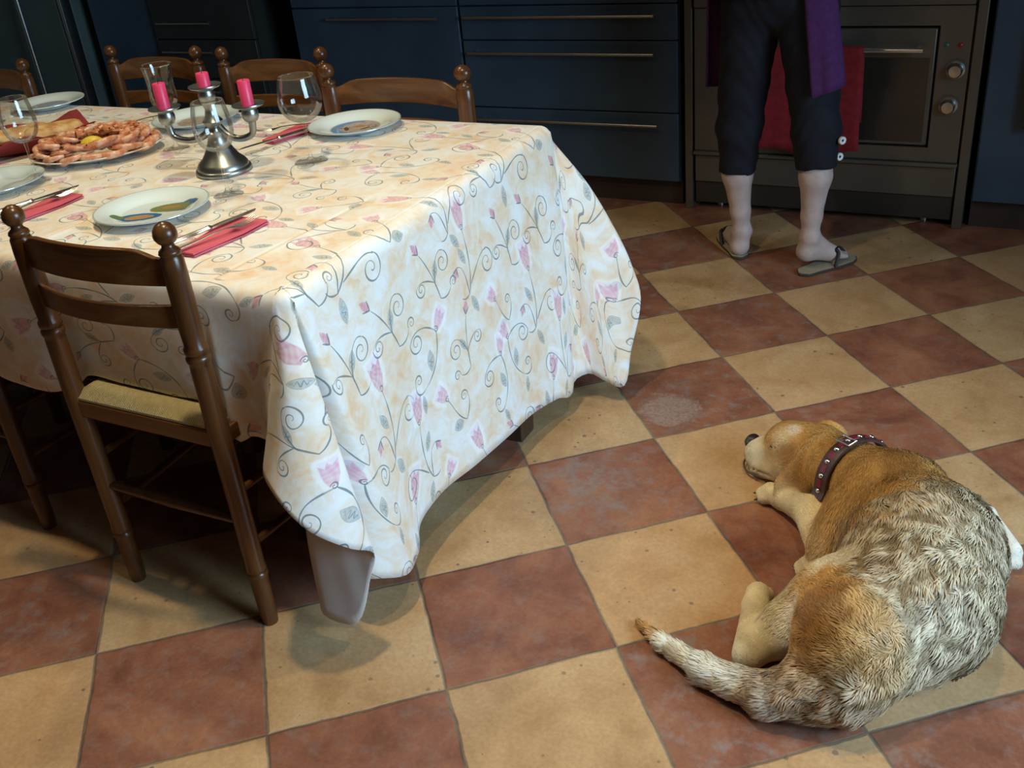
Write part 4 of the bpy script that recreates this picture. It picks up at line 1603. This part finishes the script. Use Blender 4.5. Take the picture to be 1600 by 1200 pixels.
def dog_sdf(P):
    d = None
    for a, b, ra, rb, k, c, hl in DOG:
        e = seg_d(P, a, b, ra, rb)
        d = e if d is None else smin(d, e, k)
    for a, b, ra, rb, ax_, k, c in EARS:
        d = smin(d, seg_d(P, a, b, ra, rb, (ax_, 3.6)), k)
    d = smin(d, ell_d(P, (.690, .815, .108), (.026, .020, .018)), .015)          # brow
    d = smin(d, ell_d(P, (.733, .782, .060), (.045, .036, .040)), .02)           # cheek
    for x, y, z, r in ((.690, .733, .017, .0145), (.683, .716, .018, .0150), (.690, .700, .016, .0140), (.753, .383, .016, .0135), (.765, .389, .017, .014), (.779, .383, .016, .0135),
                       (.828, .477, .014, .012), (.822, .492, .015, .0125), (.830, .504, .014, .012), (1.198, .642, .020, .014), (1.216, .648, .020, .014)):
        d = smin(d, ell_d(P, (x, y, z), (r * 1.15, r * 1.15, r)), .006)         # toes
    # mouth line and closed eye as shallow creases
    d = smax(d, -seg_d(P, (.598, .812, .022), (.690, .772, .030), .0035, .003), .006)
    d = smax(d, -seg_d(P, (.676, .800, .098), (.694, .788, .100), .003, .003), .005)
    return smax(d, .0005 - P[..., 2], .004)


def dog_look(P):
    """blended colour, hair length and lie of the coat at points P (n, 3)"""
    W, C, Ln, D = 0, 0, 0, 0
    prims = [(a, b, ra, rb, c, hl) for a, b, ra, rb, k, c, hl in DOG] + [(a, b, ra, rb, c, .006) for a, b, ra, rb, ax_, k, c in EARS]
    for i, (a, b, ra, rb, c, hl) in enumerate(prims):
        d = seg_d(P, a, b, ra, rb, (EARS[i - len(DOG)][4], 3.6) if i >= len(DOG) else None)
        w = np.exp(-np.maximum(d, -.02) / .010)
        v = np.array(b) - np.array(a)
        W = W + w
        C = C + w[:, None] * np.array(c)
        Ln = Ln + w * hl
        D = D + w[:, None] * (v / np.linalg.norm(v))
    C, Ln, D = C / W[:, None], Ln / W, D / W[:, None]
    C = C * (.80 + .38 * vnoise(P, 17) + .10 * (vnoise(P, 60) - .5))[:, None]

    def blend(c, x, y, z, r, amt, hl=None):
        nonlocal C, Ln
        q = np.linalg.norm((P - np.array((x, y, z))) / np.array(r), axis=1)
        q = q + (vnoise(P, 45) - .5) * .5
        w = np.clip((1.15 - q) / .45, 0, 1)[:, None] * amt
        C = C * (1 - w) + np.array(c) * w
        if hl:
            Ln = Ln * (1 - w[:, 0]) + hl * w[:, 0]
    blend(TAN, .975, .575, .17, (.125, .160, .14), .95, .011)
    blend(DTAN, .975, .650, .20, (.050, .050, .06), .8)
    blend(DTAN, .985, .58, .215, (.030, .10, .05), .6)
    blend(TAN, .925, .24, .13, (.085, .12, .11), .8, .012)
    blend(DTAN, .93, .17, .19, (.060, .075, .07), .9)
    blend(DTAN, .95, .47, .14, (.06, .05, .08), .6)
    blend((.72, .62, .43), .935, .345, .150, (.075, .065, .075), .95, .010)
    blend(WHITE, .865, .22, .085, (.03, .08, .06), .7)
    blend(WHITE, .722, .815, .145, (.020, .018, .03), .35)
    blend(CREAM, .70, .81, .11, (.03, .04, .03), .5)
    blend(DTAN, .725, .780, .09, (.030, .030, .035), .75)
    blend(DTAN, .70, .79, .055, (.02, .02, .03), .4)
    blend(TAN, .78, .87, .13, (.05, .04, .03), .6)
    blend((.62, .57, .45), .645, .83, .05, (.045, .05, .05), .8)
    blend((.42, .36, .28), .615, .81, .025, (.03, .04, .016), .5)
    blend(WHITE, .625, .845, .08, (.030, .025, .03), .6)
    blend((.86, .79, .64), .72, .135, .04, (.11, .06, .05), .9)
    return C, Ln, D


def colour_attr(me, cols, name='coat_colour'):
    at = me.attributes.new(name, 'FLOAT_COLOR', 'POINT')
    at.data.foreach_set('color', np.c_[cols, np.ones(len(cols))].astype(np.float32).ravel())


def coat_material(name, rough, mult=1.0, spec=.3):
    t = NT(name)
    a = t.n('ShaderNodeAttribute')
    a.attribute_name = 'coat_colour'
    t.l(a.outputs['Color'], t.b.inputs['Base Color'])
    t.b.inputs['Roughness'].default_value = rough
    t.b.inputs['Specular IOR Level'].default_value = spec
    return t.m


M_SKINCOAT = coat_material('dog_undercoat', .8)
M_COAT = coat_material('dog_coat', .5, spec=.35)
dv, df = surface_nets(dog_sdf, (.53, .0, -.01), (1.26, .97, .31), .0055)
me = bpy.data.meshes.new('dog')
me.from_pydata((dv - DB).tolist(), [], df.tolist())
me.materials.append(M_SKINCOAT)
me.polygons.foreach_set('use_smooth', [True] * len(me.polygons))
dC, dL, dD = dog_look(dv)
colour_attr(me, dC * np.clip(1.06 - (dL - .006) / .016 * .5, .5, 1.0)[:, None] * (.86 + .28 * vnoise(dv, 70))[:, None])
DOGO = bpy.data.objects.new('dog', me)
COL.objects.link(DOGO)
DOGO.location = DB
md = DOGO.modifiers.new('smooth', 'SMOOTH')
md.factor, md.iterations = .5, 2
tag(DOGO, 'golden tan dog curled up asleep on the tiles wearing a studded red-brown collar', 'dog')

# coat: tapered strands lying along the body
tri = np.concatenate([df[:, :3], df[:, [0, 2, 3]]])
A_, B_, C_ = dv[tri[:, 0]], dv[tri[:, 1]], dv[tri[:, 2]]
nr = np.cross(B_ - A_, C_ - A_)
ar = np.linalg.norm(nr, axis=1)
nr = nr / np.maximum(ar, 1e-12)[:, None]
cen = (A_ + B_ + C_) / 3
prob = ar * np.where(cen[:, 2] < .012, 0.0, 1.0) * np.where(cen[:, 0] < .80, 1.3, 1.0) * np.where((cen[:, 0] < .75) & (cen[:, 1] > .6), 1.8, 1.0)
NS = 120000
ti = RNG.choice(len(tri), NS, p=prob / prob.sum())
u, v = RNG.random(NS), RNG.random(NS)
sw = u + v > 1
u[sw], v[sw] = 1 - u[sw], 1 - v[sw]
S0 = A_[ti] + (B_[ti] - A_[ti]) * u[:, None] + (C_[ti] - A_[ti]) * v[:, None]
eps = .006
N0 = np.stack([dog_sdf((S0 + e).astype(np.float32)) - dog_sdf((S0 - e).astype(np.float32)) for e in np.eye(3) * eps], 1)
N0 /= np.linalg.norm(N0, axis=1)[:, None] + 1e-9
cC, cL, cD = dog_look(S0)
wav = np.stack([vnoise(S0 + o, 38) - .5 for o in ((0, 0, 0), (3.1, 0, 0), (0, 5.3, 0))], 1)
wav2 = np.stack([vnoise(S0 + o, 85) - .5 for o in ((1, 0, 0), (4.1, 2, 0), (0, 7.3, 1))], 1)
tailw = np.where((S0[:, 0] < .885) & (S0[:, 1] < .24) & (S0[:, 2] < .085), .25, 1.0)[:, None]
D0 = cD + np.array([0, 0, -.30]) * tailw + tailw * wav * np.clip(cL / .018, .2, 1.4)[:, None] * 1.5 + wav2 * np.clip(cL / .02, .1, 1)[:, None] * .8 + RNG.normal(0, .10, (NS, 3))
D0 -= N0 * (D0 * N0).sum(1)[:, None]
D0 /= np.linalg.norm(D0, axis=1)[:, None] + 1e-9
tuft = vnoise(S0 + D0 * .006, 62)
tuft2 = vnoise(S0, 140)
isback = np.clip((cL - .013) / .007, 0, 1) * (tailw[:, 0] == 1)
Lh = cL * (0.75 + .5 * RNG.random(NS)) * (.75 + .5 * tuft)
lift = .12 + .13 * RNG.random(NS) + .25 * (tuft - .5) * isback
lift = np.where(tailw[:, 0] < 1, lift * .6, lift)
side = np.cross(D0, N0)
wd = .00055 + .00062 * np.clip(cL / .02, 0, 1.3) * (.7 + .6 * RNG.random(NS))
pts = []
for s in (0, .36, .7, 1.0):
    p = S0 - N0 * .001 + D0 * (Lh * s)[:, None] + N0 * (Lh * lift * math.sin(s * 2.1))[:, None]
    p[:, 2] = np.maximum(p[:, 2], .0015)
    pts.append(p)
fv = np.empty((NS, 7, 3), np.float32)
for i, w in enumerate((1.0, .95, .65)):
    fv[:, 2 * i] = pts[i] - side * (wd * w)[:, None]
    fv[:, 2 * i + 1] = pts[i] + side * (wd * w)[:, None]
fv[:, 6] = pts[3]
base = (np.arange(NS) * 7)[:, None]
q1 = base + np.array([0, 1, 3, 2])
q2 = base + np.array([2, 3, 5, 4])
t3 = base + np.array([4, 5, 6])
loops = np.concatenate([q1.ravel(), q2.ravel(), t3.ravel()]).astype(np.int32)
nf = 3 * NS
starts = np.concatenate([np.arange(2 * NS) * 4, 8 * NS + np.arange(NS) * 3]).astype(np.int32)
me = bpy.data.meshes.new('coat')
me.vertices.add(NS * 7)
me.vertices.foreach_set('co', (fv.reshape(-1, 3) - DB).astype(np.float32).ravel())
me.loops.add(len(loops))
me.loops.foreach_set('vertex_index', loops)
me.polygons.add(nf)
me.polygons.foreach_set('loop_start', starts)
me.update(calc_edges=True)
me.validate()
me.polygons.foreach_set('use_smooth', [True] * len(me.polygons))
bl = (np.clip((tuft - .30) / .40, 0, 1) * .72 + tuft2 * .28)
dark = np.array([.15, .090, .040])
pale = np.array([.76, .66, .49])
wk = isback[:, None] * .75
sc = cC * (.97 + (.55 * bl - .27) * np.clip((cL - .004) / .012, .25, 1) + RNG.normal(0, .13, NS))[:, None]
lt = dark * (1 - bl)[:, None] + pale * bl[:, None]
sc = sc * (1 - wk * .80) + lt * wk * .80
sc = np.clip(sc * 1.12, .01, .88)
colour_attr(me, np.repeat(sc, 7, axis=0))
me.materials.append(M_COAT)
co_ = bpy.data.objects.new('coat', me)
COL.objects.link(co_)
co_.parent = DOGO
co_['kind'] = 'stuff'

# nose, lips, closed eye, claws
M_NOSE = simple('dog_nose', (.022, .020, .022), .35, 0, .2, 90, .3, 300)


def dpart(name, fun, lo, hi, h, mat):
    v_, f_ = surface_nets(fun, lo, hi, h)
    o = obj(name, ((v_ - DB).tolist(), f_.tolist()), mat, DOGO, sharp=180)
    return o


def nose_sdf(P):
    P = np.array((.605, .848, .064), np.float32) + (P - np.array((.616, .846, .068), np.float32)) / .84
    d = ell_d(P, (.602, .846, .062), (.014, .021, .015))
    d = smin(d, ell_d(P, (.612, .852, .074), (.016, .018, .010)), .008)
    for s in (-1, 1):
        d = smax(d, -ell_d(P, (.592, .846 + s * .010, .060), (.007, .005, .0045)), .003)
    return d


dpart('nose', nose_sdf, (.57, .81, .03), (.65, .89, .1), .0016, M_NOSE)
M_LIP = simple('dog_lip', (.055, .042, .036), .5, 0, .2, 60)
m = MB().tube(catmull([(.606 - .95, .846 - .42, .020), (.607 - .95, .822 - .42, .016), (.620 - .95, .798 - .42, .014), (.646 - .95, .783 - .42, .016), (.676 - .95, .768 - .42, .022)], 24), [.0022] * 20 + [.002, .0018, .0014, .001], 8)
obj('lip', m, M_LIP, DOGO)
m = MB().tube(catmull([(.672 - .95, .795 - .42, .1035), (.681 - .95, .787 - .42, .1010), (.692 - .95, .784 - .42, .1015)], 10), [.0008, .002, .0024, .0026, .0026, .0026, .0026, .0024, .002, .0008], 6)
obj('eyelid', m, M_LIP, DOGO)
for x, y, z, dx, dy in ((.676, .738, .014, -1, .3), (.667, .718, .014, -1, .05), (.675, .696, .013, -1, -.3), (.749, .398, .012, -.3, 1), (.765, .404, .012, 0, 1), (.782, .398, .012, .3, 1), (.812, .490, .013, -1, .4), (.820, .509, .012, -1, 1)):
    p = Vector((x - .95, y - .42, z))
    d = Vector((dx, dy, -.35)).normalized()
    obj('claw', MB().tube([p - d * .004, p + d * .004, p + d * .009], [.003, .0024, .0006], 8), M_NOSE, DOGO)

# studded collar fitted round the neck
cc = np.array([.880, .737, .0965])
axn = np.array([.970 - .805, .665 - .795, .112 - .080])
axn /= np.linalg.norm(axn)
e1 = np.cross(axn, [0, 0, 1.0])
e1 /= np.linalg.norm(e1)
e2 = np.cross(e1, axn)
NA = 72
rows = []
ring = []
for i in range(NA):
    a = 2 * math.pi * i / NA
    dr = e1 * math.cos(a) + e2 * math.sin(a)
    rs = np.linspace(.03, .16, 131)
    val = np.min([dog_sdf((cc + axn * off + dr * rs[:, None]).astype(np.float32)) + 0 * rs for off in (-.012, 0, .012)], axis=0)
    k = np.argmax(val > .004) if (val > .004).any() else 130
    ring.append(rs[k])
ring = np.array(ring)
for _ in range(3):
    ring = .25 * np.roll(ring, 1) + .5 * ring + .25 * np.roll(ring, -1)
ring = np.maximum(ring, .05) + .007
M_LEATHER = simple('collar_leather', (.050, .022, .018), .45, 0, .2, 60, .2, 200)
M_REDIN = simple('collar_red_inlay', (.17, .010, .022), .4, 0, .2, 60)
M_STUD = simple('collar_stud', (.75, .75, .74), .2, 1.0, .03)


def ring_pt(i, off, ext):
    a = 2 * math.pi * i / NA
    dr = e1 * math.cos(a) + e2 * math.sin(a)
    r = np.interp(i % NA, np.arange(NA + 1), np.r_[ring, ring[0]])
    p = cc + axn * off + dr * (r + ext)
    p[2] = max(p[2], .004 + ext)
    return p - DB


P = []
for i in range(NA + 1):
    P.append([tuple(ring_pt(i, o_, x_)) for o_, x_ in ((-.018, -.004), (-.018, .0015), (-.0145, .003), (0, .0035), (.0145, .003), (.018, .0015), (.018, -.004), (-.018, -.004))])
collar = obj('collar', MB().grid(P), M_LEATHER, DOGO)
for i in np.arange(0, NA, 4.0):
    m = MB()
    P = [[tuple(ring_pt(i + q, o_, x_)) for o_, x_ in ((-.007, .003), (-.0065, .0045), (.0065, .0045), (.007, .003))] for q in np.linspace(.95, 3.0, 5)]
    m.grid(P)
    obj('red_inlay', m, M_REDIN, collar)
    c = Vector(ring_pt(i, 0, .0040))
    n_ = (c - Vector(cc - DB)).normalized()
    q = n_.to_track_quat('Z', 'Y').to_matrix().to_4x4()
    obj('stud', MB().lathe([(.0062, 0), (.0060, .0012), (.0042, .0030), (.002, .0040), (0, .0043)], 12, mat=Matrix.Translation(c) @ q), M_STUD, collar)
m = MB()
bi = 15.5
pp = [Vector(ring_pt(bi + a, o_, .0065)) for a, o_ in ((-1.2, -.021), (1.2, -.021), (1.2, .021), (-1.2, .021))]
m.tube(pp + [pp[0]], .0022, 8)
obj('buckle', m, M_STUD, collar)

# ------------------------------------------------------------------ person standing at the oven, seen from behind
PB = np.array([.345, 2.07, 0.0])
M_SKIN = NT('skin')
_tc = M_SKIN.n('ShaderNodeTexCoord')
_nz = M_SKIN.noise(_tc.outputs['Object'], 22, 4)
M_SKIN.l(M_SKIN.ramp(_nz.outputs[0], [(.35, (.54, .40, .36)), (.65, (.64, .50, .45))]), M_SKIN.b.inputs['Base Color'])
M_SKIN.b.inputs['Roughness'].default_value = .5
M_SKIN.b.inputs['Subsurface Weight'].default_value = .1
M_SKIN.b.inputs['Subsurface Radius'].default_value = (.01, .004, .002)
M_SKIN = M_SKIN.m
M_TROUSER = simple('navy_cotton', (.004, .005, .012), .85, 0, .25, 30, .3, 300)
M_PURPLE = simple('purple_knit', (.070, .014, .092), .9, 0, .2, 60, .6, 260)
M_TOP = simple('dark_top', (.02, .02, .03), .85, 0, .2, 30)
M_HAIR = simple('brown_hair', (.06, .032, .018), .5, 0, .35, 70, .5, 120)
M_SOLE = simple('sandal_sole', (.36, .31, .22), .7, 0, .1, 30)
M_SOLE_D = simple('sandal_side', (.06, .045, .03), .7, 0, .1, 30)
M_STRAP = simple('sandal_strap', (.010, .010, .014), .5, 0, .1, 30)

LEGS = {
    # ankle, calf, hem, knee, hip, heel, ball, toe
    'l': dict(hip=(.255, 2.085, .86), knee=(.217, 2.100, .47), calf=(.210, 2.112, .305), ank=(.228, 2.118, .095), heel=(.222, 2.112, .040), ball=(.155, 2.225, .036), toe=(.132, 2.268, .032)),
    'r': dict(hip=(.430, 2.065, .86), knee=(.480, 2.045, .49), calf=(.487, 2.045, .335), ank=(.477, 2.055, .120), heel=(.468, 2.055, .066), ball=(.540, 2.125, .038), toe=(.572, 2.158, .032)),
}


def person_sdf(P):
    d = ell_d(P, (.343, 2.075, .93), (.155, .10, .13))
    d = smin(d, seg_d(P, (.343, 2.08, .98), (.343, 2.10, 1.20), .115, .125), .05)
    d = smin(d, ell_d(P, (.343, 2.11, 1.27), (.165, .095, .12)), .04)
    d = smin(d, seg_d(P, (.343, 2.11, 1.36), (.343, 2.135, 1.45), .052, .048), .03)
    hd = ell_d(P, (.343, 2.165, 1.545), (.072, .092, .105))
    hd = smin(hd, ell_d(P, (.343, 2.195, 1.485), (.050, .055, .050)), .03)
    hd = smin(hd, seg_d(P, (.343, 2.252, 1.555), (.343, 2.272, 1.520), .009, .013), .012)          # nose
    for s in (-1, 1):
        hd = smax(hd, -ell_d(P, (.343 + s * .030, 2.262, 1.552), (.016, .014, .010)), .008)
        hd = smin(hd, ell_d(P, (.343 + s * .030, 2.244, 1.552), (.012, .012, .012)), .003)
        hd = smin(hd, ell_d(P, (.343 + s * .074, 2.165, 1.540), (.008, .020, .030)), .008)
    hd = smin(hd, ell_d(P, (.343, 2.245, 1.490), (.022, .010, .007)), .006)
    d = smin(d, hd, .03)
    for k, g in LEGS.items():
        s = -1 if k == 'l' else 1
        d = smin(d, seg_d(P, g['hip'], g['knee'], .082, .056), .03)
        d = smin(d, seg_d(P, g['knee'], g['calf'], .050, .0505), .02)
        c = np.array(g['calf'])
        a = np.array(g['ank'])
        d = smin(d, seg_d(P, c, c * .35 + a * .65, .0505, .0335), .02)
        d = smin(d, seg_d(P, c * .35 + a * .65, a, .0335, .0285), .015)
        d = smin(d, seg_d(P, a, g['heel'], .030, .031), .012)
        d = smin(d, seg_d(P, a, g['ball'], .029, .024), .02)
        d = smin(d, seg_d(P, g['heel'], g['ball'], .029, .026), .02)
        f = np.array(g['ball'])
        t_ = np.array(g['toe']) - f
        n_ = np.array([-t_[1], t_[0], 0])
        n_ = n_ / np.linalg.norm(n_)
        for q, L, r in ((-.024, .9, .0085), (-.012, 1.05, .0085), (0, 1.2, .009), (.011, 1.3, .0095), (.026, 1.35, .0125)):
            o = n_ * q * (-1 if k == 'l' else 1)
            d = smin(d, seg_d(P, f + o, f + o * 1.05 + t_ * L - np.array([0, 0, .006]), r + .003, r), .006)
        for sg in (-1, 1):
            d = smin(d, ell_d(P, a + n_ * .026 * sg + np.array([0, 0, -.004]), (.011, .011, .011)), .012)
        sh = np.array([.343 + s * .165, 2.11, 1.33])
        el = np.array([.343 + s * .215, 2.16, 1.07])
        wr_ = np.array([.343 + s * .125, 2.385, .985])
        d = smin(d, seg_d(P, sh, el, .047, .036), .03)
        d = smin(d, seg_d(P, el, wr_, .036, .024), .02)
        pa = wr_ + np.array([-s * .012, .075, -.018])
        d = smin(d, seg_d(P, wr_, pa, .022, .026, ((0, 0, 1), 1.5)), .015)
        for j, L in enumerate((.052, .064, .068, .062)):
            b = pa + np.array([s * (.027 - .018 * j) * -1, .012, 0])
            mid = b + np.array([0, L * .55, -.002])
            tip = mid + np.array([0, L * .38, -.022])
            d = smin(d, seg_d(P, b, mid, .0095, .0085), .005)
            d = smin(d, seg_d(P, mid, tip, .0085, .0065), .004)
        tb = wr_ + np.array([-s * .026, .030, -.014])
        tm = tb + np.array([-s * .026, .030, -.008])
        d = smin(d, seg_d(P, tb, tm, .0125, .0100), .006)
        d = smin(d, seg_d(P, tm, tm + np.array([-s * .004, .026, -.010]), .0100, .0075), .004)
    return d


def wrinkle(P, amp=.0035):
    return amp * (np.sin(P[..., 2] * 75 + 9 * np.sin(P[..., 0] * 21)) * .5 + np.sin(P[..., 2] * 47 + P[..., 0] * 30 + P[..., 1] * 26) * .5)


def trouser_sdf(P):
    d = ell_d(P, (.343, 2.072, .93), (.172, .118, .15))
    for k, g in LEGS.items():
        hem, rh = (.312, .0585) if k == 'l' else (.366, .0665)
        kn = np.array(g['knee'])
        e = seg_d(P, g['hip'], kn, .096, .074)
        c = np.array(g['calf'])
        e = smin(e, seg_d(P, kn, (c[0], c[1], hem - .02), .074, rh), .02)
        e = smax(e, hem + .006 * np.sin(P[..., 0] * 40) - P[..., 2], .004)
        d = smin(d, e, .025)
    return smax(d, P[..., 2] - 1.0, .01) + wrinkle(P)


def top_sdf(P):
    d = seg_d(P, (.343, 2.08, .96), (.343, 2.10, 1.20), .132, .136)
    d = smin(d, ell_d(P, (.343, 2.11, 1.27), (.178, .108, .125)), .04)
    for s in (-1, 1):
        d = smin(d, seg_d(P, (.343 + s * .165, 2.11, 1.33), (.343 + s * .215, 2.16, 1.07), .058, .047), .03)
        d = smin(d, seg_d(P, (.343 + s * .215, 2.16, 1.07), (.343 + s * .15, 2.33, 1.0), .047, .036), .02)
    d = smin(d, ell_d(P, (.330, 2.075, .93), (.205, .135, .10)), .05)
    d = smax(d, .900 - P[..., 2], .01)
    d = smax(d, -ell_d(P, (.343, 2.13, 1.43), (.062, .058, .06)), .01)
    return d + wrinkle(P, .003)


def hair_sdf(P):
    d = ell_d(P, (.343, 2.150, 1.565), (.085, .098, .105))
    d = smin(d, ell_d(P, (.343, 2.095, 1.47), (.078, .052, .095)), .03)
    d = smax(d, P[..., 1] - 2.235 - .25 * (P[..., 2] - 1.6), .012)
    d = smax(d, -ell_d(P, (.343, 2.235, 1.50), (.060, .075, .085)), .01)
    return d + .0025 * np.sin(P[..., 0] * 330 + 3 * np.sin(P[..., 2] * 30))


def ppart(name, fun, lo, hi, h, mat, parent=None):
    v_, f_ = surface_nets(fun, lo, hi, h)
    o = obj(name, ((v_ - PB).tolist(), f_.tolist()), mat, parent, sharp=180)
    md_ = o.modifiers.new('smooth', 'SMOOTH')
    md_.factor, md_.iterations = .5, 2
    return o


PERSON = ppart('person', person_sdf, (.06, 1.93, .004), (.66, 2.55, 1.68), .007, M_SKIN)
PERSON.location = PB
tag(PERSON, 'person standing at the oven seen from behind, navy cropped trousers, purple knit and flip-flops', 'person')
TR = ppart('trousers', trouser_sdf, (.08, 1.90, .27), (.62, 2.26, 1.03), .008, M_TROUSER, PERSON)
ppart('cardigan', top_sdf, (.03, 1.92, .86), (.66, 2.42, 1.45), .009, M_PURPLE, PERSON)
ppart('hair', hair_sdf, (.22, 2.0, 1.33), (.47, 2.28, 1.69), .006, M_HAIR, PERSON)


def panel(top, bot, mid_out, n=(0, -1, 0)):
    """hanging knit panel between a top edge (two points) and a bottom edge (two points)"""
    P_ = []
    n = Vector(n)
    for i in range(15):
        a = i / 14
        row = []
        for j in range(17):
            b = j / 16
            p = (Vector(top[0]).lerp(Vector(top[1]), a)).lerp(Vector(bot[0]).lerp(Vector(bot[1]), a), b)
            p = p + n * (mid_out * math.sin(math.pi * a) + .006 * math.sin(a * 9 + b * 2) * b)
            row.append(tuple(np.array(p) - PB))
        P_.append(row)
    o_ = obj('cardigan_panel', MB().grid(P_), M_PURPLE, PERSON)
    m_ = o_.modifiers.new('thick', 'SOLIDIFY')
    m_.thickness, m_.offset = .006, 0
    return o_


panel([(.432, 1.955, 1.01), (.512, 2.00, 1.01)], [(.484, 1.945, .610), (.572, 1.985, .640)], .018)
panel([(.160, 2.19, 1.01), (.122, 2.07, 1.01)], [(.190, 2.20, .580), (.100, 2.09, .600)], .012, (-1, 0, 0))

# hem buttons on the right leg
for z, x, y in ((.462, .568, 2.020), (.400, .557, 2.052)):
    p = Vector((x, y, z)) - Vector(PB)
    q = Vector((.75, -.66, .05)).to_track_quat('Z', 'Y').to_matrix().to_4x4()
    b_ = obj('button', MB().lathe([(.004, 0), (.004, .003), (.0060, .004), (.0120, .004), (.0125, .002), (.0125, -.004)], 20, mat=Matrix.Translation(p) @ q, cap=False), simple('white_button', (.8, .8, .78), .3, 0, .02), TR)
    obj('button_centre', MB().lathe([(0, -.001), (.0055, 0), (.0055, .0025), (0, .0026)], 14, mat=Matrix.Translation(p) @ q, cap=False), M_TROUSER, b_)

# flip-flops
for k, g in LEGS.items():
    h_, t_ = np.array(g['heel']), np.array(g['toe'])
    if k == 'r':
        h_ = np.array([.478, 2.018, 0])
    f = t_ - h_
    f[2] = 0
    L = np.linalg.norm(f)
    f /= L
    n_ = np.array([-f[1], f[0], 0])
    a0 = h_ - f * (.036 if k == 'l' else .030)
    LL = L + .036 + .044
    pl_ = []
    for q in np.linspace(0, 1, 15):
        w = .031 + .012 * math.sin(max(0, q - .25) / .75 * math.pi * .8)
        w *= min(1, math.sqrt(max(0, 1 - ((q - .12) / .12) ** 2))) if q < .12 else (math.sqrt(max(.02, 1 - ((q - .82) / .19) ** 2)) if q > .82 else 1)
        pl_.append((q, max(w, .006)))
    poly = [tuple((a0 + f * q * LL + n_ * w - PB)[:2]) for q, w in pl_] + [tuple((a0 + f * q * LL - n_ * w - PB)[:2]) for q, w in pl_[::-1]]
    s_ = obj('flip_flop', MB().prism(poly, .0005, .010), M_SOLE_D, PERSON, bevel=.002)
    obj('insole', MB().prism([(x * .97 + .03 * poly[7][0], y * .97 + .03 * poly[7][1]) for x, y in poly], .0098, .0118), M_SOLE, s_, smooth=False)
    b = np.array(g['ball'])
    tm = a0 + f * LL * .86
    tm[2] = .014
    for sg in (-1, 1):
        e = a0 + f * LL * .50 + n_ * .040 * sg
        e[2] = .010
        md_ = b + n_ * .022 * sg - f * .006 + np.array([0, 0, .024])
        tp = b + f * .036 + np.array([0, 0, .010])
        obj('strap', MB().tube([tuple(q - PB) for q in catmull([e, md_ + n_ * .014 * sg - np.array([0, 0, .012]), md_, tp, tm], 22)], .0068, 10, .55), M_STRAP, s_)
